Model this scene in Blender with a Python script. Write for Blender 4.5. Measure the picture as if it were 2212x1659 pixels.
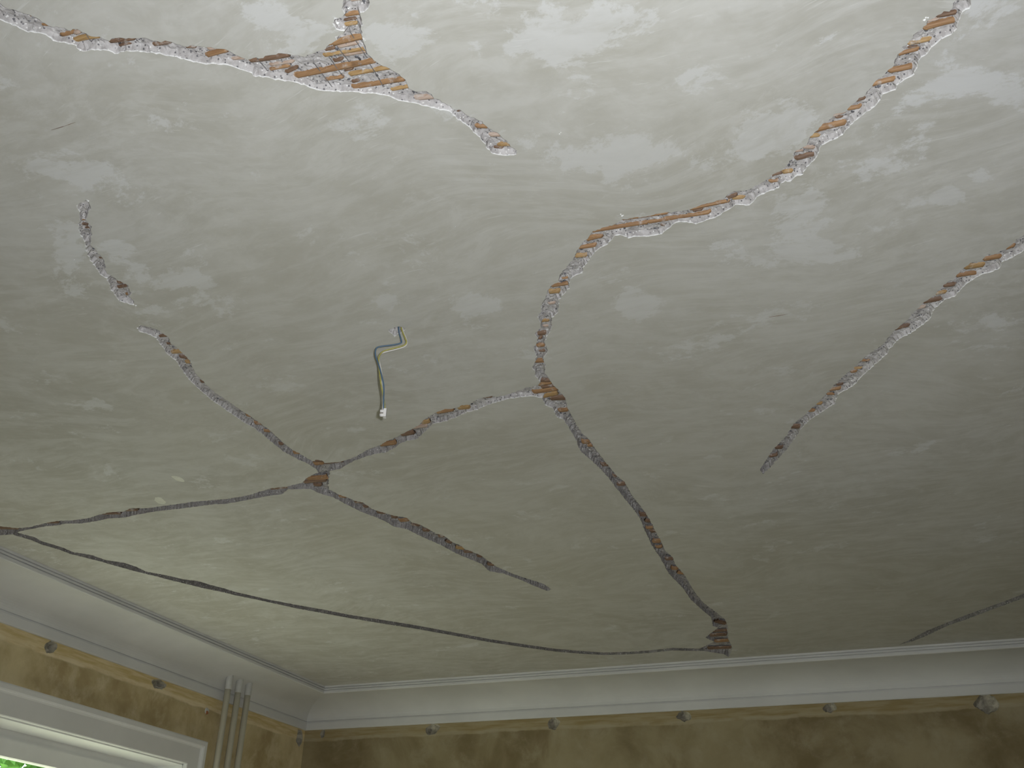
import bpy, bmesh, math, random
import numpy as np
from mathutils import Vector, Matrix, noise
from mathutils.geometry import delaunay_2d_cdt
from mathutils.kdtree import KDTree

random.seed(11)
RNG = np.random.default_rng(5)
scene = bpy.context.scene
for o in list(bpy.data.objects):
    bpy.data.objects.remove(o)

# ------------------------------------------------------------------ camera
CAM = Vector((0.0, 0.0, 1.6))
RIGHT = Vector((0.9280845, 0.37139946, 0.02686264))
UP = Vector((0.15672108, -0.45502914, 0.87657686))
FWD = Vector((-0.33778346, 0.80932745, 0.48051161))
ROT = Matrix((RIGHT, UP, -FWD)).transposed()
cam_data = bpy.data.cameras.new('camera')
cam_data.sensor_width = 36.0
cam_data.lens = 36.0 * 2270.0 / 2212.0
cam_data.clip_start = 0.02
cam = bpy.data.objects.new('camera', cam_data)
cam.matrix_world = Matrix.Translation(CAM) @ ROT.to_4x4()
scene.collection.objects.link(cam)
scene.camera = cam

# ------------------------------------------------------------------ world, sun, flash, exposure
world = bpy.data.worlds.new('daylight')
scene.world = world
world.use_nodes = True
bg = world.node_tree.nodes['Background']
bg.inputs['Color'].default_value = (0.80, 0.90, 1.0, 1)
bg.inputs['Strength'].default_value = 3.0

sun_data = bpy.data.lights.new('sun', 'SUN')
sun_data.energy = 23
sun_data.angle = 0.009
sun_data.color = (1.0, 0.965, 0.90)
sun = bpy.data.objects.new('sun', sun_data)
sun.rotation_euler = Vector((0.62, 0.06, -0.78)).to_track_quat('-Z', 'Y').to_euler()
scene.collection.objects.link(sun)

flash_data = bpy.data.lights.new('camera_flash', 'SPOT')
flash_data.energy = 166
flash_data.spot_size = math.radians(112)
flash_data.spot_blend = 0.9
flash_data.shadow_soft_size = 0.012
flash_data.color = (0.935, 0.965, 1.0)
flash = bpy.data.objects.new('camera_flash', flash_data)
flash.matrix_world = Matrix.Translation(CAM + RIGHT * 0.046 + UP * 0.024) @ ROT.to_4x4()
scene.collection.objects.link(flash)

scene.cycles.max_bounces = 6
scene.cycles.diffuse_bounces = 4
scene.view_settings.view_transform = 'Standard'
scene.view_settings.look = 'None'
scene.view_settings.gamma = 1.0
scene.view_settings.use_curve_mapping = False
scene.view_settings.exposure = 0.0

# ------------------------------------------------------------------ measured plan (metres)
ZC = 2.95                        # ceiling
XL, YB = -3.576, 5.54            # left wall, back wall
XR, YF = 1.95, -1.35             # right wall, wall behind the camera
XA, YA = -3.306, 5.272           # edge of the cornice on the ceiling
GROOVES = {
 'A': [(-1.3268,0.6739), (-1.3061,0.7355), (-1.2684,0.7752), (-1.2623,0.7985), (-1.2596,0.8087), (-1.2458,0.82), (-1.2342,0.8336), (-1.2277,0.8423), (-1.2233,0.8565), (-1.2151,0.867), (-1.1996,0.8759), (-1.1936,0.8846), (-1.1803,0.8852), (-1.1734,0.8985), (-1.168,0.9081), (-1.1561,0.9125), (-1.1469,0.9236), (-1.1352,0.9214), (-1.1061,0.9344), (-1.0836,0.9412), (-1.0752,0.9513), (-1.0653,0.9582), (-1.0572,0.959), (-1.0426,0.9699), (-1.0337,0.9821), (-1.019,0.9842), (-1.0007,0.9948), (-0.991,0.9979), (-0.9808,1.0061), (-0.9684,1.014), (-0.9601,1.0305), (-0.9498,1.0445), (-0.9318,1.0444), (-0.9194,1.0512), (-0.9145,1.0452), (-0.902,1.0504), (-0.8903,1.0496), (-0.8726,1.0596), (-0.8516,1.0718), (-0.8396,1.0718), (-0.8215,1.0707), (-0.8093,1.0692), (-0.7979,1.0629), (-0.7821,1.059), (-0.7799,1.0506), (-0.764,1.0507), (-0.7596,1.047), (-0.7698,1.0379), (-0.7703,1.0251), (-0.7595,1.0156), (-0.7449,1.019), (-0.7374,1.0044), (-0.7291,0.9884), (-0.7143,0.9597), (-0.6831,0.9198), (-0.6539,0.8603), (-0.6143,0.8709), (-0.6441,0.9345), (-0.6714,0.9757), (-0.689,1.0034), (-0.6942,1.0144), (-0.7028,1.0224), (-0.7139,1.0223), (-0.7194,1.0346), (-0.7217,1.0411), (-0.727,1.0475), (-0.737,1.0639), (-0.7348,1.0728), (-0.741,1.076), (-0.7431,1.0942), (-0.7476,1.1059), (-0.7408,1.1264), (-0.7356,1.1386), (-0.7245,1.1519), (-0.7137,1.1804), (-0.7164,1.202), (-0.7087,1.2121), (-0.6908,1.2187), (-0.6858,1.229), (-0.6847,1.2392), (-0.6725,1.2573), (-0.6613,1.2789), (-0.6534,1.2818), (-0.6479,1.3004), (-0.6386,1.3089), (-0.6291,1.3253), (-0.6241,1.3441), (-0.6132,1.3627), (-0.6055,1.3897), (-0.6029,1.4043), (-0.5975,1.4215), (-0.6017,1.4297), (-0.616,1.4287), (-0.6431,1.4118), (-0.6458,1.401), (-0.6484,1.3835), (-0.6507,1.3623), (-0.6539,1.3438), (-0.6557,1.3286), (-0.6653,1.3081), (-0.671,1.2951), (-0.6741,1.2806), (-0.6874,1.2693), (-0.7036,1.2546), (-0.7184,1.2429), (-0.7289,1.2341), (-0.7487,1.2218), (-0.7578,1.2086), (-0.7756,1.1947), (-0.8009,1.1817), (-0.8415,1.1643), (-0.8687,1.1525), (-0.8883,1.1314), (-0.9056,1.1148), (-0.9296,1.1015), (-0.9369,1.0921), (-0.9578,1.0831), (-0.9637,1.0704), (-0.9775,1.0543), (-0.9933,1.0398), (-1.029,1.025), (-1.0401,1.015), (-1.0564,1.0005), (-1.0758,0.9861), (-1.0932,0.9739), (-1.1164,0.9625), (-1.1338,0.956), (-1.1571,0.9519), (-1.1657,0.9409), (-1.1892,0.9306), (-1.2053,0.9289), (-1.2114,0.9239), (-1.2075,0.9139), (-1.223,0.9027), (-1.2379,0.8915), (-1.2399,0.8771), (-1.2482,0.8671), (-1.2642,0.8627), (-1.269,0.854), (-1.2725,0.8446), (-1.2824,0.8314), (-1.2879,0.8241), (-1.3015,0.8075), (-1.3334,0.7609), (-1.3565,0.6955)],
 'B': [(-1.4824,1.2532), (-1.4964,1.2784), (-1.5156,1.2908), (-1.535,1.3092), (-1.5397,1.3302), (-1.5661,1.359), (-1.5872,1.3818), (-1.5928,1.4107), (-1.5977,1.4339), (-1.6114,1.4548), (-1.6317,1.4862), (-1.6261,1.4951), (-1.6251,1.5157), (-1.6174,1.5387), (-1.6295,1.5614), (-1.6292,1.5691), (-1.6454,1.5807), (-1.6484,1.6007), (-1.6619,1.6163), (-1.6814,1.5878), (-1.6666,1.538), (-1.6447,1.5013), (-1.649,1.4801), (-1.6378,1.4549), (-1.6282,1.423), (-1.6005,1.377), (-1.5875,1.3602), (-1.5838,1.3438), (-1.5728,1.3269), (-1.5538,1.308), (-1.5354,1.2922), (-1.5191,1.2618), (-1.5056,1.2587)],
 'C': [(0.2428,1.2062), (0.2136,1.2606), (0.1908,1.3076), (0.1834,1.3309), (0.1799,1.3335), (0.1802,1.344), (0.1738,1.349), (0.167,1.3465), (0.1627,1.3509), (0.1545,1.3533), (0.142,1.3574), (0.1388,1.3664), (0.1328,1.3724), (0.1228,1.3791), (0.1145,1.3908), (0.1059,1.3999), (0.0986,1.4009), (0.1016,1.4107), (0.0916,1.4168), (0.0871,1.4273), (0.0814,1.4438), (0.0721,1.4521), (0.0576,1.4628), (0.0488,1.4712), (0.0391,1.4842), (0.0289,1.4983), (0.0209,1.499), (0.0109,1.5087), (0.002,1.5177), (-0.004,1.5255), (-0.0248,1.5274), (-0.0349,1.5365), (-0.0482,1.543), (-0.0618,1.5606), (-0.0731,1.5703), (-0.0765,1.5826), (-0.087,1.5955), (-0.1067,1.6034), (-0.1116,1.6182), (-0.122,1.6299), (-0.1289,1.6402), (-0.1416,1.6485), (-0.1567,1.6539), (-0.1643,1.6621), (-0.1792,1.6701), (-0.197,1.6786), (-0.2153,1.684), (-0.2299,1.6787), (-0.2443,1.6796), (-0.2619,1.6948), (-0.2835,1.6979), (-0.3051,1.6991), (-0.3341,1.705), (-0.3642,1.7022), (-0.3901,1.6961), (-0.4104,1.6968), (-0.4326,1.6954), (-0.4688,1.6905), (-0.4909,1.7008), (-0.5397,1.7079), (-0.559,1.7292), (-0.5878,1.7559), (-0.6111,1.7893), (-0.6257,1.8044), (-0.6444,1.8223), (-0.6591,1.8362), (-0.6718,1.8609), (-0.6989,1.877), (-0.7105,1.8931), (-0.7186,1.9106), (-0.7363,1.9308), (-0.751,1.9622), (-0.7678,1.9834), (-0.7706,2.01), (-0.7795,2.0338), (-0.8025,2.0568), (-0.8002,2.0725), (-0.8114,2.0968), (-0.8243,2.1089), (-0.8334,2.1382), (-0.836,2.1622), (-0.8513,2.1857), (-0.866,2.2073), (-0.8686,2.2362), (-0.8748,2.2525), (-0.8733,2.285), (-0.8864,2.3022), (-0.9063,2.3077), (-0.9204,2.3028), (-0.9418,2.3117), (-0.9764,2.3239), (-1.0137,2.3298), (-1.0274,2.3197), (-1.0537,2.3201), (-1.0749,2.3243), (-1.1061,2.3476), (-1.1261,2.3408), (-1.1429,2.3506), (-1.163,2.3542), (-1.1815,2.3478), (-1.2098,2.3577), (-1.243,2.3737), (-1.2704,2.3909), (-1.2932,2.4148), (-1.335,2.4368), (-1.3723,2.4534), (-1.4009,2.4702), (-1.4364,2.4817), (-1.4701,2.5009), (-1.5136,2.5139), (-1.5573,2.5378), (-1.603,2.5584), (-1.6471,2.5691), (-1.6967,2.56), (-1.6945,2.5424), (-1.709,2.5303), (-1.7273,2.5377), (-1.733,2.4719), (-1.7417,2.4514), (-1.7403,2.3896), (-1.7358,2.3573), (-1.7322,2.321), (-1.731,2.2642), (-1.732,2.2291), (-1.7345,2.1896), (-1.7378,2.1445), (-1.7391,2.0997), (-1.7431,2.0551), (-1.7383,2.0133), (-1.7338,1.9823), (-1.7278,1.9434), (-1.7094,1.9052), (-1.7,1.886), (-1.6931,1.8504), (-1.6884,1.8188), (-1.6904,1.7932), (-1.6791,1.7722), (-1.6758,1.7343), (-1.683,1.7192), (-1.696,1.6999), (-1.7089,1.6917), (-1.7301,1.7152), (-1.7154,1.7358), (-1.7092,1.7583), (-1.7207,1.7914), (-1.7333,1.8324), (-1.7357,1.8737), (-1.7478,1.9097), (-1.7649,1.9624), (-1.7757,2.0288), (-1.7793,2.0909), (-1.7766,2.1572), (-1.7741,2.2305), (-1.768,2.2741), (-1.7662,2.3221), (-1.7721,2.3881), (-1.7731,2.4409), (-1.7644,2.5009), (-1.7509,2.5485), (-1.7457,2.5883), (-1.7548,2.6176), (-1.7808,2.6286), (-1.8194,2.6485), (-1.8486,2.6745), (-1.8912,2.6806), (-1.9108,2.6863), (-1.9847,2.6824), (-2.0301,2.6965), (-2.0862,2.7096), (-2.1667,2.7144), (-2.2357,2.7056), (-2.2993,2.6979), (-2.3703,2.6989), (-2.4324,2.6965), (-2.4948,2.6963), (-2.5478,2.6791), (-2.5957,2.6954), (-2.6531,2.6859), (-2.7106,2.6951), (-2.7646,2.7091), (-2.8299,2.7066), (-2.9007,2.6952), (-2.9589,2.6997), (-3.0323,2.7113), (-3.0914,2.7072), (-3.1408,2.6715), (-3.1932,2.635), (-3.2907,2.7297), (-3.2135,2.744), (-3.1593,2.7536), (-3.1095,2.7365), (-3.0505,2.7303), (-2.9757,2.7246), (-2.9116,2.7305), (-2.8863,2.724), (-2.8282,2.7427), (-2.7326,2.7398), (-2.6937,2.7334), (-2.6305,2.7444), (-2.5718,2.7354), (-2.5089,2.7327), (-2.4592,2.7305), (-2.3754,2.7374), (-2.2532,2.7393), (-2.2025,2.7496), (-2.1275,2.7453), (-2.0292,2.7346), (-1.9676,2.737), (-1.9222,2.707), (-1.8504,2.7265), (-1.8401,2.7713), (-1.8139,2.8177), (-1.8057,2.872), (-1.7874,2.962), (-1.765,3.0148), (-1.7501,3.0661), (-1.7446,3.123), (-1.713,3.1577), (-1.7018,3.2118), (-1.6875,3.269), (-1.6651,3.3456), (-1.6483,3.452), (-1.6249,3.5198), (-1.6023,3.5928), (-1.6091,3.6795), (-1.5647,3.723), (-1.5305,3.81), (-1.5037,3.9057), (-1.475,3.9878), (-1.4518,3.9689), (-1.4584,3.8874), (-1.5025,3.8026), (-1.5345,3.7246), (-1.5603,3.6352), (-1.5634,3.548), (-1.5681,3.4908), (-1.5808,3.4516), (-1.5955,3.4202), (-1.5967,3.3803), (-1.6114,3.3213), (-1.6123,3.2588), (-1.6294,3.235), (-1.6358,3.1912), (-1.6481,3.1296), (-1.6657,3.106), (-1.6595,3.0609), (-1.699,3.0247), (-1.7136,2.9972), (-1.7302,2.9671), (-1.7386,2.9492), (-1.7411,2.8874), (-1.7614,2.8588), (-1.7671,2.8356), (-1.7836,2.8023), (-1.793,2.7536), (-1.7788,2.7216), (-1.7556,2.6853), (-1.7363,2.6526), (-1.7097,2.6181), (-1.6741,2.6159), (-1.5981,2.5745), (-1.5479,2.5588), (-1.5137,2.5524), (-1.4734,2.5518), (-1.4308,2.5278), (-1.4041,2.5094), (-1.3754,2.4988), (-1.3448,2.4991), (-1.3021,2.4641), (-1.2561,2.4236), (-1.2065,2.417), (-1.1683,2.4022), (-1.1285,2.3854), (-1.0956,2.3816), (-1.0585,2.3639), (-1.0234,2.3563), (-0.9942,2.349), (-0.9595,2.3495), (-0.9206,2.3557), (-0.9003,2.3755), (-0.9076,2.4192), (-0.8945,2.4413), (-0.9011,2.4961), (-0.8895,2.5184), (-0.892,2.5882), (-0.8974,2.6521), (-0.9066,2.7004), (-0.9089,2.7457), (-0.8993,2.8076), (-0.8923,2.8793), (-0.8889,2.9434), (-0.8897,3.0291), (-0.8885,3.1413), (-0.8869,3.2496), (-0.8897,3.3205), (-0.9036,3.4283), (-0.9202,3.5818), (-0.9252,3.7121), (-0.9413,3.9221), (-0.9321,4.1086), (-0.9378,4.2703), (-0.9257,4.4334), (-0.9122,4.5466), (-0.9341,4.6845), (-0.9186,4.7204), (-0.9741,4.8085), (-1.0103,4.8682), (-0.9859,4.9472), (-1.0625,5.0351), (-1.0929,5.0657), (-1.0599,5.1113), (-0.9893,5.1863), (-0.979,5.2517), (-0.927,5.0924), (-0.9133,4.9315), (-0.8677,4.6885), (-0.8613,4.5944), (-0.8759,4.4813), (-0.8975,4.3266), (-0.8986,4.1701), (-0.8896,4.0161), (-0.887,3.939), (-0.8916,3.8165), (-0.8795,3.74), (-0.8887,3.6578), (-0.8785,3.5629), (-0.867,3.4115), (-0.8594,3.3303), (-0.8576,3.2503), (-0.858,3.1513), (-0.8586,3.1136), (-0.8503,2.9959), (-0.8609,2.9272), (-0.8623,2.8576), (-0.8626,2.802), (-0.8627,2.7253), (-0.8592,2.6693), (-0.867,2.6127), (-0.8629,2.5448), (-0.8537,2.4553), (-0.8387,2.3966), (-0.845,2.3356), (-0.8465,2.3024), (-0.8443,2.272), (-0.8452,2.2496), (-0.8308,2.2106), (-0.8264,2.1908), (-0.8202,2.1714), (-0.8016,2.1483), (-0.7938,2.1268), (-0.7928,2.0997), (-0.7773,2.0772), (-0.764,2.062), (-0.7447,2.0271), (-0.7349,1.9983), (-0.7121,1.9803), (-0.6958,1.9344), (-0.6739,1.9101), (-0.6567,1.894), (-0.6447,1.8658), (-0.6328,1.8527), (-0.609,1.8479), (-0.5997,1.8282), (-0.579,1.8026), (-0.5616,1.785), (-0.5382,1.7665), (-0.522,1.7613), (-0.5003,1.7382), (-0.4846,1.7438), (-0.475,1.7559), (-0.4607,1.7541), (-0.4442,1.7635), (-0.405,1.7655), (-0.3818,1.7485), (-0.3691,1.7373), (-0.3468,1.7439), (-0.3298,1.7563), (-0.3173,1.7529), (-0.2897,1.7501), (-0.2628,1.7356), (-0.2422,1.7219), (-0.2326,1.7253), (-0.2166,1.7347), (-0.2069,1.7272), (-0.1967,1.7122), (-0.1713,1.703), (-0.1508,1.6992), (-0.1454,1.686), (-0.1357,1.6814), (-0.1276,1.6888), (-0.1159,1.676), (-0.1006,1.6721), (-0.096,1.6631), (-0.0838,1.6476), (-0.0711,1.633), (-0.0628,1.6125), (-0.0557,1.6015), (-0.0402,1.5958), (-0.0161,1.586), (-0.0046,1.5685), (0.0169,1.5491), (0.0406,1.534), (0.0526,1.5214), (0.0607,1.504), (0.0729,1.5014), (0.0826,1.5002), (0.0871,1.4912), (0.0985,1.4803), (0.1155,1.4739), (0.1247,1.4423), (0.1424,1.4258), (0.1508,1.4165), (0.1649,1.4042), (0.1768,1.4034), (0.1845,1.3916), (0.193,1.3588), (0.2054,1.3558), (0.2084,1.3431), (0.2175,1.3176), (0.2396,1.2748), (0.2692,1.2204)],
 'D': [(0.5059,1.8283), (0.4179,1.8986), (0.3391,1.9833), (0.2984,2.0199), (0.2837,2.035), (0.2785,2.0481), (0.2625,2.0638), (0.2467,2.0723), (0.227,2.0742), (0.2149,2.0928), (0.1973,2.0889), (0.1844,2.1008), (0.1657,2.1296), (0.1543,2.1466), (0.138,2.1601), (0.1289,2.1726), (0.1163,2.198), (0.0889,2.2249), (0.0658,2.2607), (0.0518,2.288), (0.0177,2.3268), (-0.0096,2.3814), (-0.0512,2.424), (-0.0943,2.4835), (-0.1321,2.5326), (-0.1667,2.5852), (-0.1999,2.6409), (-0.2397,2.696), (-0.2842,2.7529), (-0.3112,2.8181), (-0.3611,2.8953), (-0.4023,2.9794), (-0.4272,3.0338), (-0.4249,3.0716), (-0.3915,3.0219), (-0.3337,2.9266), (-0.2925,2.8471), (-0.2593,2.7756), (-0.2283,2.7321), (-0.1846,2.6894), (-0.1578,2.661), (-0.1434,2.6098), (-0.1014,2.5778), (-0.071,2.525), (-0.0396,2.481), (-0.0045,2.4345), (0.0022,2.4109), (0.0285,2.3692), (0.0552,2.3512), (0.0897,2.3144), (0.1006,2.3008), (0.1156,2.2524), (0.138,2.2259), (0.1584,2.2181), (0.1828,2.176), (0.1961,2.1614), (0.2172,2.1451), (0.2338,2.1439), (0.2528,2.1318), (0.2573,2.1103), (0.2815,2.0983), (0.2997,2.0799), (0.3415,2.0506), (0.4219,1.9576), (0.5114,1.8803)],
 'E': [(-0.1727,5.2409), (-0.1171,5.1598), (-0.0838,5.1038), (-0.0391,5.0298), (0.0083,4.9729), (0.1034,4.8532), (0.2052,4.7441), (0.291,4.6533), (0.3521,4.5767), (0.4303,4.4888), (0.7451,4.1149), (0.7517,4.1773), (0.433,4.5635), (0.3534,4.6414), (0.2915,4.7067), (0.2111,4.7945), (0.1344,4.8864), (0.0507,4.9701), (-0.0431,5.1116), (-0.1014,5.1852)],
 'F': [(-3.1312,2.7296), (-3.118,2.7668), (-3.1013,2.8057), (-3.1088,2.8436), (-3.0941,2.8817), (-3.0805,2.9291), (-3.0782,2.982), (-3.0317,3.033), (-3.0183,3.0998), (-2.9687,3.1501), (-2.9556,3.2013), (-2.9549,3.2676), (-2.9175,3.3129), (-2.8937,3.3482), (-2.8667,3.4004), (-2.8234,3.4328), (-2.8027,3.497), (-2.7775,3.5506), (-2.7569,3.6129), (-2.7176,3.6799), (-2.678,3.7487), (-2.6055,3.8471), (-2.524,3.9479), (-2.4461,4.0607), (-2.3552,4.1566), (-2.2347,4.2943), (-2.1172,4.4508), (-1.9955,4.613), (-1.86,4.757), (-1.7544,4.8636), (-1.6552,4.9329), (-1.5459,4.9962), (-1.4214,5.0177), (-1.3206,5.019), (-1.2037,5.0036), (-1.1173,5.0363), (-1.0518,5.0684), (-1.053,5.1042), (-1.1283,5.0828), (-1.2167,5.0485), (-1.3334,5.0658), (-1.435,5.0648), (-1.5607,5.0434), (-1.6723,4.9837), (-1.7723,4.9135), (-1.8802,4.8095), (-2.0167,4.6634), (-2.1409,4.5026), (-2.2608,4.3472), (-2.3841,4.2106), (-2.4719,4.1065), (-2.554,3.9984), (-2.6341,3.8929), (-2.7207,3.7484), (-2.7846,3.6527), (-2.8211,3.5819), (-2.863,3.5211), (-2.9001,3.4445), (-2.9381,3.3721), (-2.945,3.3479), (-2.9949,3.2522), (-3.0274,3.1759), (-3.0477,3.1137), (-3.0735,3.0595), (-3.1062,2.9927), (-3.1127,2.9408), (-3.137,2.8734), (-3.1378,2.8201), (-3.1617,2.7606)],
 'H': [(-1.1206,1.9142), (-1.1047,1.9129), (-1.0928,1.9194), (-1.0923,1.9309), (-1.1038,1.9361), (-1.1239,1.9452), (-1.1377,1.9544), (-1.1349,1.9367), (-1.1354,1.9204)],
}
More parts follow.
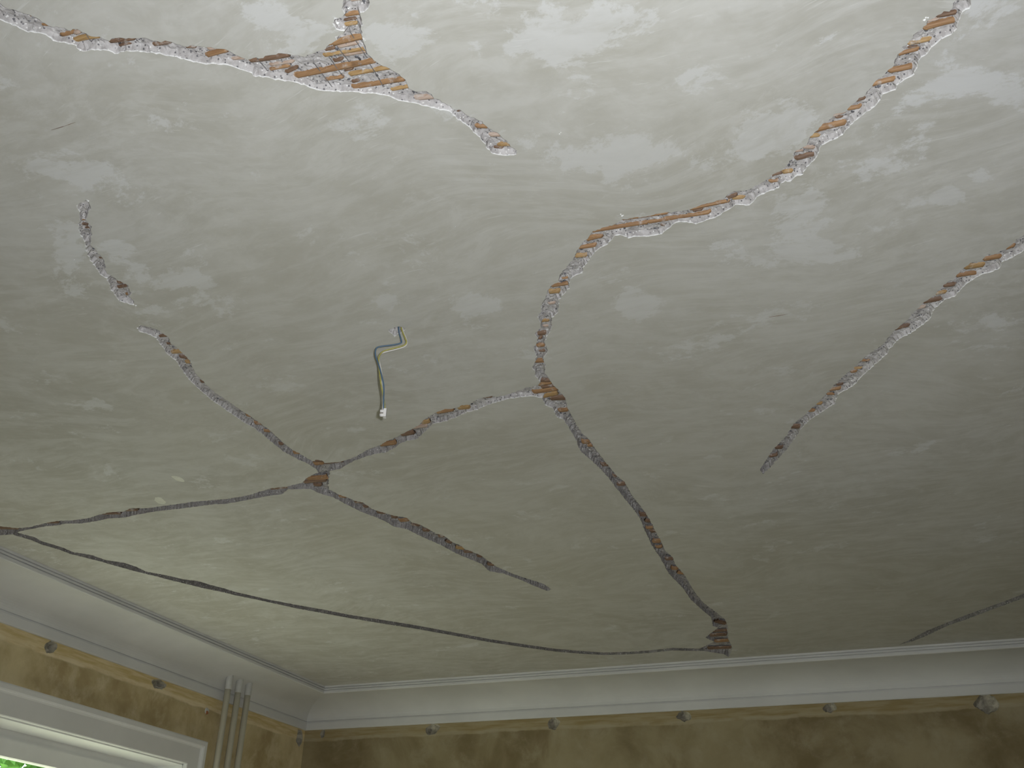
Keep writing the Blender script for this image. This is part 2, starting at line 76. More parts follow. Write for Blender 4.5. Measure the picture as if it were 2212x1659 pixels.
REEDS = {
 'A': [(-1.2233,0.8918,-1.1987,0.8933,0.0077,'o'), (-1.1986,0.8966,-1.1889,0.898,0.0082,'p'), (-1.2112,0.9105,-1.164,0.917,0.0092,'y'), (-1.1546,0.9326,-1.1092,0.9418,0.0086,'b'), (-1.1459,0.9469,-1.1227,0.9499,0.0047,'b'), (-1.2375,0.8639,-1.2234,0.8712,0.0042,'o'), (-1.088,0.9651,-1.0554,0.9705,0.0076,'b'), (-1.0378,0.9892,-1.0241,0.9954,0.0064,'b'), (-1.0155,1.0177,-0.9759,1.02,0.0102,'o'), (-1.0043,1.005,-0.9923,1.0094,0.0063,'p'), (-0.9802,1.041,-0.9569,1.0474,0.0052,'p'), (-0.9518,1.0538,-0.8808,1.0664,0.01,'b'), (-0.9251,1.0752,-0.8835,1.0825,0.0071,'p'), (-0.9318,1.0855,-0.8942,1.0889,0.0069,'o'), (-0.9079,1.1001,-0.8837,1.0963,0.0076,'b'), (-0.8973,1.1135,-0.7454,1.1302,0.0111,'o'), (-0.8517,1.1398,-0.8189,1.1448,0.0074,'o'), (-0.8045,1.1442,-0.7308,1.154,0.0083,'y'), (-0.8157,1.1723,-0.7198,1.1873,0.0096,'o'), (-0.7534,1.2026,-0.7202,1.2063,0.0064,'y'), (-0.8246,1.0895,-0.7477,1.1012,0.0079,'y'), (-0.7966,1.0699,-0.7386,1.075,0.0122,'o'), (-0.8061,1.0707,-0.7881,1.0708,0.0054,'o'), (-0.7911,1.0807,-0.757,1.0857,0.0068,'p'), (-0.816,1.0781,-0.7989,1.08,0.0068,'b'), (-0.7927,1.0991,-0.7517,1.1053,0.008,'p'), (-0.814,1.1059,-0.7997,1.1067,0.0068,'b'), (-0.8078,1.1336,-0.7949,1.1337,0.0058,'b'), (-0.8093,1.1626,-0.7984,1.1631,0.0061,'b'), (-0.7452,1.024,-0.7183,1.0288,0.0083,'o'), (-0.7555,1.0421,-0.7366,1.046,0.0076,'y'), (-0.7525,1.0337,-0.7325,1.037,0.0056,'b'), (-0.7225,1.0009,-0.6987,1.0058,0.0045,'p'), (-0.7221,1.2362,-0.6887,1.2436,0.0102,'p'), (-0.6657,1.2896,-0.6577,1.2925,0.006,'b'), (-0.6472,1.3404,-0.6282,1.3487,0.0099,'o'), (-0.6321,1.3713,-0.6149,1.3776,0.0089,'p'), (-0.6285,1.4012,-0.6057,1.4082,0.0103,'y'), (-0.6381,1.406,-0.6245,1.4123,0.0065,'b'), (-1.2644,0.8181,-1.2571,0.8188,0.0025,'o'), (-1.2433,0.8416,-1.2382,0.8425,0.0027,'o'), (-0.7108,0.9727,-0.6803,0.9783,0.007,'o'), (-0.6929,0.9412,-0.6567,0.9473,0.0075,'y'), (-1.3141,0.7591,-1.2809,0.7655,0.0067,'b'), (-1.3312,0.7194,-1.2985,0.7258,0.0065,'o')],
 'B': [(-1.5545,1.3114,-1.5397,1.3116,0.0091,'o'), (-1.5618,1.3224,-1.554,1.3321,0.0086,'b'), (-1.5659,1.3399,-1.5533,1.3427,0.0062,'b'), (-1.6422,1.5339,-1.6295,1.5364,0.0089,'b'), (-1.6554,1.5496,-1.628,1.5491,0.0093,'b'), (-1.6579,1.582,-1.6397,1.578,0.0065,'o'), (-1.616,1.4396,-1.6068,1.441,0.0048,'b')],
 'C': [(0.1571,1.362,0.1864,1.3649,0.008,'b'), (0.1377,1.3816,0.1839,1.3812,0.0112,'o'), (0.1412,1.3694,0.1595,1.3711,0.005,'p'), (0.1109,1.4087,0.1443,1.4093,0.0084,'y'), (0.0934,1.4274,0.1252,1.426,0.0075,'o'), (0.1103,1.4172,0.1242,1.418,0.0043,'b'), (0.0767,1.4606,0.1135,1.4628,0.01,'o'), (0.0456,1.484,0.0826,1.4836,0.0091,'o'), (0.0152,1.5138,0.0303,1.5132,0.007,'b'), (-0.0009,1.5301,0.0206,1.5318,0.0084,'o'), (-0.0272,1.5406,-0.0049,1.5374,0.0059,'p'), (-0.0609,1.5658,-0.0094,1.5638,0.0136,'o'), (-0.0221,1.5463,-0.0117,1.5476,0.0049,'b'), (-0.073,1.5812,-0.0573,1.583,0.0077,'y'), (-0.0899,1.6048,-0.07,1.6149,0.0075,'p'), (-0.1065,1.6126,-0.0914,1.6153,0.0053,'p'), (-0.107,1.6333,-0.0723,1.632,0.0106,'b'), (-0.1366,1.6656,-0.12,1.6673,0.0084,'y'), (-0.1582,1.6666,-0.1385,1.6664,0.0069,'b'), (-0.1649,1.6849,-0.1385,1.6885,0.0071,'o'), (-0.2441,1.7112,-0.2224,1.7144,0.0089,'y'), (-0.3324,1.7158,-0.2529,1.7174,0.0089,'o'), (-0.2523,1.7051,-0.236,1.7032,0.0084,'b'), (-0.4719,1.7014,-0.3793,1.7134,0.0077,'o'), (-0.5453,1.7189,-0.4251,1.7299,0.0094,'o'), (-0.4251,1.7299,-0.2975,1.7397,0.0092,'o'), (-0.328,1.7255,-0.3109,1.7268,0.0061,'b'), (-0.4018,1.7467,-0.394,1.7512,0.0077,'b'), (-0.5637,1.7435,-0.5299,1.7416,0.0123,'o'), (-0.5896,1.7644,-0.553,1.7685,0.0099,'o'), (-0.6061,1.7911,-0.5836,1.7974,0.0121,'y'), (-0.6619,1.8642,-0.6489,1.865,0.0053,'o'), (-0.6949,1.8842,-0.6552,1.8864,0.0108,'o'), (-0.7094,1.9054,-0.6859,1.9096,0.0152,'y'), (-0.7261,1.9514,-0.7131,1.9539,0.0079,'p'), (-0.7739,2.017,-0.7524,2.0201,0.0103,'y'), (-0.7736,2.0419,-0.7622,2.0436,0.0063,'p'), (-0.8039,2.0679,-0.7701,2.0751,0.0151,'b'), (-0.8044,2.0887,-0.7968,2.0914,0.0111,'b'), (-0.82,2.1237,-0.8019,2.1252,0.0153,'o'), (-0.8242,2.1515,-0.8029,2.1515,0.0087,'b'), (-0.8539,2.1935,-0.8293,2.1995,0.0166,'o'), (-0.8746,2.2935,-0.8498,2.3048,0.0153,'b'), (-0.8895,2.3156,-0.853,2.3172,0.0148,'o'), (-0.9174,2.3505,-0.8503,2.3539,0.0202,'o'), (-0.9016,2.3842,-0.8592,2.3789,0.0167,'y'), (-0.8849,2.4014,-0.8466,2.4117,0.0217,'b'), (-0.8855,2.3335,-0.8489,2.3351,0.0124,'b'), (-0.8874,2.4769,-0.8643,2.4818,0.0197,'o'), (-1.1516,2.3689,-1.1195,2.3738,0.0246,'y'), (-1.2197,2.3758,-1.17,2.3746,0.0181,'o'), (-1.0596,2.333,-1.0344,2.3358,0.0104,'b'), (-1.2898,2.4201,-1.2667,2.4217,0.0167,'y'), (-1.3278,2.4423,-1.2837,2.4444,0.0141,'p'), (-1.3828,2.4727,-1.3431,2.4729,0.0198,'b'), (-1.4769,2.5152,-1.4237,2.516,0.0235,'o'), (-1.7412,2.5736,-1.7122,2.5759,0.0194,'o'), (-1.7356,2.5533,-1.7058,2.5595,0.0135,'b'), (-1.708,2.5773,-1.6461,2.5831,0.013,'b'), (-1.8308,2.6668,-1.7594,2.6785,0.025,'o'), (-1.8529,2.6913,-1.7756,2.6969,0.0173,'b'), (-1.8329,2.7222,-1.8122,2.729,0.0154,'b'), (-1.7592,2.4801,-1.7427,2.4857,0.0135,'o'), (-1.7567,2.2649,-1.7389,2.2742,0.0125,'o'), (-1.7488,2.2109,-1.7407,2.2199,0.0119,'o'), (-1.7604,2.3188,-1.7476,2.3264,0.0097,'o'), (-1.7667,2.411,-1.7572,2.4142,0.0131,'b'), (-1.7048,1.7644,-1.6853,1.7688,0.0107,'b'), (-1.7104,1.801,-1.6967,1.8057,0.0092,'b'), (-1.7276,1.8419,-1.6984,1.8496,0.0138,'y'), (-1.7205,1.8671,-1.7065,1.8796,0.0126,'b'), (-1.7238,1.8967,-1.7097,1.9016,0.0122,'y'), (-1.7522,1.9991,-1.7438,2.0021,0.0104,'b'), (-0.8906,2.6919,-0.871,2.6985,0.0223,'o'), (-0.8819,2.7185,-0.8675,2.7234,0.0161,'o'), (-0.885,2.866,-0.8663,2.8686,0.0206,'b'), (-0.8759,2.9591,-0.8662,2.9623,0.0146,'b'), (-0.8827,3.0271,-0.859,3.031,0.0261,'b'), (-0.8841,3.3015,-0.8581,3.3144,0.0295,'b'), (-0.8822,3.366,-0.8696,3.3747,0.0209,'b'), (-0.8986,3.4314,-0.8768,3.4384,0.0182,'o'), (-0.8927,3.4718,-0.8727,3.4734,0.0227,'b'), (-0.9092,3.5709,-0.8835,3.5791,0.0339,'o'), (-0.9161,3.6358,-0.8969,3.6366,0.0195,'o'), (-0.9157,3.7702,-0.8843,3.7746,0.0262,'b'), (-0.9188,3.8823,-0.8979,3.8945,0.0265,'o'), (-0.91,3.9434,-0.885,3.963,0.0207,'o'), (-0.9092,4.6497,-0.8734,4.6988,0.033,'b'), (-0.9822,4.8674,-0.9092,4.8721,0.0394,'b'), (-0.9903,4.975,-0.918,4.9786,0.0408,'o'), (-1.0451,5.0912,-0.9348,5.1048,0.0344,'b'), (-0.9589,4.8004,-0.895,4.8029,0.0306,'b'), (-1.8017,2.8322,-1.7812,2.8431,0.0165,'o'), (-1.7749,2.8925,-1.7511,2.9046,0.0169,'b'), (-1.7665,2.9392,-1.7527,2.9437,0.0126,'b'), (-1.7465,2.9995,-1.7242,3.0158,0.0174,'b'), (-1.7193,3.0588,-1.7036,3.0639,0.0177,'b'), (-1.709,3.0995,-1.6765,3.1006,0.0205,'o'), (-1.6843,3.1455,-1.6628,3.162,0.0181,'b'), (-1.6706,3.2081,-1.6501,3.2196,0.0189,'b'), (-1.6423,3.2818,-1.6243,3.2875,0.0192,'b'), (-1.641,3.3435,-1.627,3.3583,0.0185,'b'), (-1.6317,3.4146,-1.6074,3.433,0.02,'y'), (-1.6221,3.466,-1.5916,3.4756,0.0155,'b'), (-1.5918,3.5248,-1.5785,3.5345,0.0207,'b'), (-1.5922,3.6262,-1.5717,3.6383,0.0219,'b'), (-3.2075,2.6905,-3.1123,2.7261,0.0195,'b'), (-2.9639,2.7096,-2.9172,2.7246,0.0139,'b'), (-2.6982,2.7049,-2.6367,2.7249,0.0133,'b'), (-2.5945,2.7062,-2.553,2.7151,0.0166,'b'), (-1.9897,2.7034,-1.9287,2.707,0.0106,'b'), (0.204,1.3146,0.2309,1.3152,0.0085,'o'), (0.2179,1.2824,0.2442,1.2813,0.0073,'b')],
 'D': [(0.3427,2.0413,0.3774,2.0387,0.0136,'o'), (0.3992,1.9689,0.4323,1.9652,0.0128,'b'), (0.2658,2.0742,0.282,2.0677,0.0099,'o'), (0.2226,2.1,0.2559,2.101,0.0145,'o'), (0.1839,2.1194,0.2215,2.1216,0.0166,'y'), (0.1661,2.147,0.2061,2.1498,0.0132,'o'), (0.138,2.1777,0.1613,2.1801,0.0116,'b'), (0.1181,2.2065,0.1409,2.2066,0.0099,'y'), (0.0919,2.232,0.1361,2.2311,0.0141,'b'), (0.0764,2.2557,0.0938,2.2555,0.0082,'p'), (0.0204,2.3338,0.0535,2.3276,0.0106,'b'), (-0.0718,2.4624,-0.05,2.47,0.007,'o'), (-0.0988,2.5139,-0.0863,2.5157,0.01,'o'), (-0.0892,2.4993,-0.0724,2.5025,0.0074,'y'), (-0.1406,2.5734,-0.1275,2.5726,0.0103,'b'), (-0.1647,2.5951,-0.1362,2.5967,0.0132,'o'), (-0.1726,2.6201,-0.1552,2.626,0.0079,'o'), (-0.2078,2.6648,-0.1948,2.6692,0.0109,'y'), (-0.2314,2.7006,-0.2182,2.7051,0.0112,'o'), (-0.2937,2.7861,-0.2702,2.794,0.0208,'b'), (-0.3577,2.9115,-0.341,2.9172,0.0161,'b'), (-0.3845,2.9647,-0.3638,2.9647,0.0133,'b')],
 'E': [],
 'F': [],
 'H': [],
}
BINDING_WIRES = [(-0.7541,1.057,-0.756,1.1168), (-0.7577,1.1298,-0.7616,1.1882), (-0.7909,1.076,-0.7894,1.1146), (-0.848,1.0964,-0.848,1.1564), (-0.8165,1.0933,-0.8163,1.1406), (-0.9358,1.0502,-0.9353,1.0838), (-1.1793,0.9055,-1.1827,0.9207)]
SCRAPED = [(-0.1401,1.5359,0.0517,0.0189,-0.0106,0.0621,1.2), (-0.1042,1.5,0.0311,0.0114,-0.0056,0.0359,0.8), (-0.4281,1.4888,0.0783,0.0286,-0.0115,0.0376,1.1), (0.0648,1.6334,0.0716,0.0262,-0.0049,0.0651,1), (-0.126,1.8371,0.0402,0.0145,-0.0161,0.1109,1.1), (-0.0985,1.9275,0.0735,0.0263,-0.0048,0.0371,1), (0.1733,1.5254,0.052,0.0192,-0.0011,0.0349,1), (0.2702,1.5414,0.0183,0.0068,0.0004,0.0347,1), (0.1634,1.8502,0.0256,0.0092,-0.0006,0.0183,1.1), (0.0357,1.9103,0.0357,0.0128,-0.0032,0.0408,0.8), (0.2302,1.778,0.045,0.0164,-0.0002,0.0428,0.8), (-0.4533,1.1811,0.0943,0.035,-0.014,0.0379,1), (-0.3034,1.1916,0.113,0.042,-0.008,0.0279,0.9), (-0.2541,1.5775,0.0496,0.0181,-0.008,0.0367,0.7), (-0.5222,2.0217,0.0509,0.018,-0.0161,0.0575,0.8), (0.232,1.3638,0.0409,0.0152,-0.0002,0.0396,0.8), (-0.253,1.3423,0.0898,0.0332,-0.0064,0.0266,0.5), (-0.1718,2.205,0.0613,0.0216,-0.0059,0.0414,0.5), (-0.8692,0.9809,0.0868,0.0323,-0.0154,0.0234,0.9), (-0.8136,1.0131,0.0435,0.0162,-0.0132,0.0214,0.9), (-0.6631,1.0755,0.065,0.0242,-0.018,0.0354,0.8), (-1.4634,1.5817,0.0531,0.0189,-0.026,0.0348,1.1), (-0.8819,1.8779,0.0637,0.0225,-0.0159,0.0364,1.2), (-1.0567,1.8056,0.0433,0.0153,-0.0101,0.0195,1.1), (-1.4639,1.7088,0.0554,0.0195,-0.0271,0.0383,0.9), (-1.5455,1.4185,0.0509,0.0182,-0.0261,0.0309,1), (-1.6805,1.4036,0.0399,0.0142,-0.0647,0.0709,1), (-1.5592,1.5081,0.0506,0.018,-0.0222,0.0273,0.8), (-1.1313,1.1371,0.0776,0.0285,-0.0291,0.039,0.7), (-0.8479,1.2411,0.0606,0.0222,-0.0212,0.0377,0.8), (-1.287,1.6807,0.0431,0.0153,-0.015,0.0233,0.9), (-1.4001,1.1982,0.0969,0.0352,-0.0137,0.0159,0.7), (-1.0135,1.0614,0.0502,0.0186,-0.012,0.0168,0.8), (-1.1118,0.996,0.069,0.0255,-0.0142,0.0178,0.7), (-1.3446,0.9451,0.055,0.0203,-0.0509,0.0528,0.6), (-1.1678,1.4073,0.0457,0.0165,-0.0123,0.0184,0.6), (-1.1297,1.604,0.0585,0.0209,-0.011,0.0184,0.6), (-0.827,1.3934,0.077,0.028,-0.0113,0.0222,0.6), (-0.6949,1.2831,0.0478,0.0176,-0.0154,0.0327,0.6), (-0.7909,1.7251,0.0385,0.0137,-0.0171,0.0401,0.6), (-0.3787,2.2455,0.0481,0.0168,-0.0115,0.0547,0.6), (-0.2402,2.3656,0.0652,0.0227,-0.008,0.051,0.6), (-0.0601,2.8711,0.0613,0.0207,-0.0065,0.0765,0.5), (0.0286,3.0651,0.0574,0.0192,-0.0057,0.1009,0.6), (-0.5186,2.2444,0.0437,0.0152,-0.0144,0.0556,0.5), (-0.268,1.9118,0.0658,0.0235,-0.0083,0.0427,0.5), (-2.0058,2.056,0.153,0.0522,-0.0231,0.0283,0.6), (-2.2624,2.0616,0.1189,0.0404,-0.0221,0.0243,0.5), (-1.9506,2.4754,0.1128,0.0376,-0.0291,0.0421,0.4), (-3.9292,3.6273,0.0218,0.0065,-0.0293,0.0304,0), (-0.864,1.065,0.045,0.0167,-0.0085,0.0137,0.6)]
CRUMBS = [(-0.4667,1.6733,0.0028), (-1.4845,1.2557,0.003), (-1.6611,1.4143,0.0024), (-1.208,0.9252,0.0032), (-0.7351,1.0732,0.0018), (-0.8049,1.5962,0.0014), (-0.5019,1.4021,0.0019), (-0.7265,1.0095,0.0017), (-0.7655,1.0258,0.0035), (0.1394,1.3533,0.003), (-1.7176,1.7025,0.0026), (-1.6606,1.6157,0.0025)]
PALE_PATCHES = [(-2.2228,2.5152,0.01,0.0256,-0.0146,0.0191), (-2.4037,2.6551,0.0084,0.0242,-0.022,0.0279)]
SLIVERS = [(-1.4019,1.0644,-1.3432,1.0633), (-0.2509,2.1664,-0.2068,2.1668)]
HANG = {
 'blue': [(-1.1066,1.919,2.9513), (-1.1032,1.9204,2.9328), (-1.0977,1.9227,2.9145), (-1.0982,1.9225,2.9066), (-1.1144,1.9157,2.9008), (-1.1399,1.9051,2.8959), (-1.15,1.9009,2.8916), (-1.1532,1.8995,2.881), (-1.1509,1.9005,2.8656), (-1.1444,1.9032,2.8491), (-1.1347,1.9073,2.8175), (-1.1271,1.9104,2.7863), (-1.1247,1.9114,2.7553), (-1.1222,1.9125,2.7234)],
 'yellow': [(-1.1004,1.9216,2.9515), (-1.0963,1.9233,2.9384), (-1.09,1.9259,2.9228), (-1.086,1.9276,2.9111), (-1.0916,1.9252,2.9017), (-1.1138,1.916,2.893), (-1.1319,1.9084,2.8857), (-1.1396,1.9052,2.8789), (-1.1439,1.9034,2.8684), (-1.1437,1.9035,2.853), (-1.1393,1.9053,2.8237), (-1.1337,1.9077,2.7923), (-1.1262,1.9108,2.7614), (-1.1192,1.9137,2.7235)],
 'white': [(-1.0983,1.9225,2.9516), (-1.0942,1.9242,2.9385), (-1.0879,1.9268,2.9228), (-1.0849,1.928,2.9098), (-1.0904,1.9258,2.8991), (-1.1135,1.9161,2.8891), (-1.1336,1.9077,2.8818), (-1.1415,1.9044,2.8763), (-1.1449,1.903,2.8671), (-1.1415,1.9044,2.8505), (-1.1335,1.9078,2.815), (-1.1312,1.9087,2.7862), (-1.1249,1.9114,2.7577), (-1.1252,1.9112,2.7232)],
}
BLOCK = (-1.1221,1.9125,2.716)
BACK_HOLES = [(-3.4532,2.74,0.0158,0.0238), (-2.7358,2.7333,0.0437,0.0305), (-2.006,2.7315,0.0334,0.0305), (-1.2852,2.7356,0.0354,0.0268), (-0.5488,2.74,0.0299,0.0256), (0.169,2.7224,0.0501,0.0424)]
LEFT_HOLES = [(3.4669,2.7363,0.0358,0.0261), (4.1938,2.7382,0.0497,0.0252), (5.5137,2.7141,0.0443,0.0481)]


# ------------------------------------------------------------------ helpers
COL = scene.collection

def obj(name, verts, faces, mats, parent=None, smooth=False, mat_idx=None):
    me = bpy.data.meshes.new(name)
    me.from_pydata([tuple(v) for v in verts], [], [tuple(f) for f in faces])
    for m in (mats if isinstance(mats, (list, tuple)) else [mats]):
        me.materials.append(m)
    if mat_idx is not None:
        me.polygons.foreach_set('material_index', mat_idx)
    if smooth:
        me.polygons.foreach_set('use_smooth', [True] * len(me.polygons))
    me.update()
    o = bpy.data.objects.new(name, me)
    COL.objects.link(o)
    if parent:
        o.parent = parent
    return o

def empty(name, loc=(0, 0, 0)):
    o = bpy.data.objects.new(name, None)
    o.empty_display_size = 0.05
    o.location = loc
    COL.objects.link(o)
    return o

def tag(o, label=None, cat=None, group=None, kind=None):
    if label: o['label'] = label
    if cat: o['category'] = cat
    if group: o['group'] = group
    if kind: o['kind'] = kind
    return o

class MB:
    """collects simple solids into one mesh"""
    def __init__(self):
        self.v, self.f = [], []
    def box(self, a, b):
        n = len(self.v)
        x0, y0, z0 = a; x1, y1, z1 = b
        self.v += [(x0,y0,z0),(x1,y0,z0),(x1,y1,z0),(x0,y1,z0),(x0,y0,z1),(x1,y0,z1),(x1,y1,z1),(x0,y1,z1)]
        self.f += [tuple(n+i for i in q) for q in ((0,3,2,1),(4,5,6,7),(0,1,5,4),(1,2,6,5),(2,3,7,6),(3,0,4,7))]
        return self
    def tube(self, pts, rad, seg=10, cap=True):
        pts = [Vector(p) for p in pts]
        n0 = len(self.v)
        rads = rad if isinstance(rad, (list, tuple)) else [rad] * len(pts)
        u = None
        for i, p in enumerate(pts):
            t = (pts[min(i+1, len(pts)-1)] - pts[max(i-1, 0)]).normalized()
            if u is None:
                u = t.orthogonal().normalized()
            else:
                u = (u - t * u.dot(t)).normalized()
            w = t.cross(u)
            for k in range(seg):
                a = 2 * math.pi * k / seg
                self.v.append(tuple(p + (u * math.cos(a) + w * math.sin(a)) * rads[i]))
        for i in range(len(pts) - 1):
            for k in range(seg):
                a = n0 + i*seg + k; b = n0 + i*seg + (k+1) % seg
                self.f.append((a, b, b + seg, a + seg))
        if cap:
            self.f.append(tuple(n0 + k for k in range(seg))[::-1])
            e = n0 + (len(pts)-1)*seg
            self.f.append(tuple(e + k for k in range(seg)))
        return self
    def prism(self, prof, place, l0, l1, mitre0=None, mitre1=None):
        """open or closed profile list swept between two stations; place(p, s) -> xyz"""
        n = len(self.v); m = len(prof)
        for p in prof: self.v.append(place(p, l0(p)))
        for p in prof: self.v.append(place(p, l1(p)))
        for i in range(m - 1):
            self.f.append((n+i, n+i+1, n+m+i+1, n+m+i))
        return self
    def build(self, name, mat, parent=None, smooth=False):
        return obj(name, self.v, self.f, mat, parent, smooth)

# ------------------------------------------------------------------ materials
def new_mat(name):
    m = bpy.data.materials.new(name)
    m.use_nodes = True
    nt = m.node_tree
    bs = nt.nodes['Principled BSDF']
    bs.inputs['Specular IOR Level'].default_value = 0.25
    return m, nt, bs

class NT:
    """terse node building"""
    def __init__(self, nt):
        self.nt = nt
        tc = nt.nodes.new('ShaderNodeTexCoord')
        self.co = tc.outputs['Object']
    def n(self, t, **kw):
        nd = self.nt.nodes.new(t)
        for k, v in kw.items(): setattr(nd, k, v)
        return nd
    def link(self, a, b): self.nt.links.new(a, b)
    def mapping(self, scale=(1,1,1), rot=(0,0,0), loc=(0,0,0), src=None):
        m = self.n('ShaderNodeMapping')
        m.inputs['Scale'].default_value = scale
        m.inputs['Rotation'].default_value = rot
        m.inputs['Location'].default_value = loc
        self.link(src or self.co, m.inputs['Vector'])
        return m.outputs[0]
    def noise(self, scale, detail=4, rough=0.55, dist=0.0, src=None):
        t = self.n('ShaderNodeTexNoise')
        t.inputs['Scale'].default_value = scale
        t.inputs['Detail'].default_value = detail
        t.inputs['Roughness'].default_value = rough
        t.inputs['Distortion'].default_value = dist
        self.link(src or self.co, t.inputs['Vector'])
        return t.outputs['Fac']
    def voronoi(self, scale, feature='F1', src=None, rnd=1.0):
        t = self.n('ShaderNodeTexVoronoi', feature=feature)
        t.inputs['Scale'].default_value = scale
        t.inputs['Randomness'].default_value = rnd
        self.link(src or self.co, t.inputs['Vector'])
        return t
    def ramp(self, src, a, b, ca=0.0, cb=1.0, smooth=True):
        t = self.n('ShaderNodeMapRange', interpolation_type='SMOOTHSTEP' if smooth else 'LINEAR')
        self.link(src, t.inputs['Value'])
        for k, v in zip(('From Min', 'From Max', 'To Min', 'To Max'), (a, b, ca, cb)):
            t.inputs[k].default_value = v
        return t.outputs[0]
    def math(self, op, a, b=None, clamp=False):
        t = self.n('ShaderNodeMath', operation=op, use_clamp=clamp)
        for i, s in enumerate((a, b)):
            if s is None: continue
            if isinstance(s, (int, float)): t.inputs[i].default_value = s
            else: self.link(s, t.inputs[i])
        return t.outputs[0]
    def mix(self, fac, a, b, blend='MIX'):
        t = self.n('ShaderNodeMix', data_type='RGBA', blend_type=blend)
        for i, s in ((0, fac), (6, a), (7, b)):
            if isinstance(s, (int, float)): t.inputs[i].default_value = s
            elif isinstance(s, (tuple, list)): t.inputs[i].default_value = (*s, 1)[:4]
            else: self.link(s, t.inputs[i])
        return t.outputs[2]
    def bump(self, h, strength, dist):
        t = self.n('ShaderNodeBump')
        t.inputs['Strength'].default_value = strength
        t.inputs['Distance'].default_value = dist
        self.link(h, t.inputs['Height'])
        return t.outputs[0]
    def sepz(self):
        t = self.n('ShaderNodeSeparateXYZ'); self.link(self.co, t.inputs[0]); return t.outputs

def plain(name, col, rough=0.6, var=0.0, scale=8.0, spec=0.25):
    m, nt, bs = new_mat(name)
    bs.inputs['Roughness'].default_value = rough
    bs.inputs['Specular IOR Level'].default_value = spec
    N = NT(nt)
    f = N.noise(scale, 4)
    dark = tuple(c * (1 - var) for c in col); lite = tuple(min(1, c * (1 + var)) for c in col)
    N.link(N.mix(N.ramp(f, .3, .7), dark, lite), bs.inputs['Base Color'])
    return m

def mat_ceiling():
    m, nt, bs = new_mat('scraped_ceiling_plaster')
    N = NT(nt)
    bs.inputs['Roughness'].default_value = 0.62
    att = N.n('ShaderNodeAttribute', attribute_name='scraped')
    # trowel and scraper strokes: stretched noise in two directions, chosen by a broad field
    sel = N.noise(1.5, 0, .5)
    warp = N.n('ShaderNodeVectorMath', operation='ADD')
    wn = N.n('ShaderNodeTexNoise'); wn.inputs['Scale'].default_value = 1.7; wn.inputs['Detail'].default_value = 1
    N.link(N.co, wn.inputs['Vector'])
    ws = N.n('ShaderNodeVectorMath', operation='SCALE'); ws.inputs['Scale'].default_value = .45
    N.link(wn.outputs['Color'], ws.inputs[0]); N.link(N.co, warp.inputs[0]); N.link(ws.outputs[0], warp.inputs[1])
    wc = warp.outputs[0]
    s1 = N.noise(1.0, 4, .70, .3, N.mapping((5, 26, 1), (0, 0, .55), src=wc))
    s2 = N.noise(1.0, 4, .70, .3, N.mapping((6, 24, 1), (0, 0, -.75), (3, 1, 0), src=wc))
    st = N.mix(N.ramp(sel, .44, .56), s1, s2)
    blot = N.noise(2.6, 5, .70, .2)
    blot2 = N.noise(5.5, 7, .74, .25, N.mapping((1, 1.3, 1), (0, 0, .3), (7, 2, 0)))
    base = N.mix(N.ramp(blot, .32, .68), (.475, .462, .415), (.575, .568, .538))
    mid = N.noise(13, 5, .72, .3, N.mapping((1, 1.6, 1), (0, 0, .5), src=wc))
    base = N.mix(N.ramp(mid, .36, .52, .34, 0), base, (.43, .42, .375))
    base = N.mix(N.ramp(mid, .52, .66, 0, .42), base, (.65, .645, .625))
    base = N.mix(N.ramp(st, .44, .66, 0, .55), base, (.635, .63, .605))
    # paler cooler places where the old distemper has been scraped away
    a = N.math('ADD', N.math('MULTIPLY', att.outputs['Fac'], .23), blot2)
    mask = N.ramp(a, .590, .655)
    mask = N.math('MULTIPLY', mask, N.ramp(st, .30, .52, .55, 1.0))
    base = N.mix(N.math('MULTIPLY', mask, .66), base, (.705, .71, .715))
    # yellowed film of old paint, stronger in broad areas
    yel = N.noise(.8, 2, .5, 0, N.mapping((1, 1, 1), (0, 0, 0), (4, 9, 0)))
    base = N.mix(N.ramp(yel, .40, .66, 0, .28), base, (.55, .53, .44))
    # thin scratches
    fine = N.noise(1.0, 2, .7, .2, N.mapping((9, 150, 1), (0, 0, .42), src=wc))
    base = N.mix(N.ramp(fine, .67, .74, 0, .30), base, (.78, .78, .77))
    fin2 = N.noise(1.0, 2, .7, .1, N.mapping((14, 240, 1), (0, 0, -.9), src=wc))
    base = N.mix(N.ramp(fin2, .68, .75, 0, .28), base, (.80, .80, .78))
    N.link(base, bs.inputs['Base Color'])
    h = N.noise(1.0, 2, .6, 0, N.mapping((14, 34, 1), (0, 0, .5), src=wc))
    N.link(N.bump(h, .16, .004), bs.inputs['Normal'])
    return m

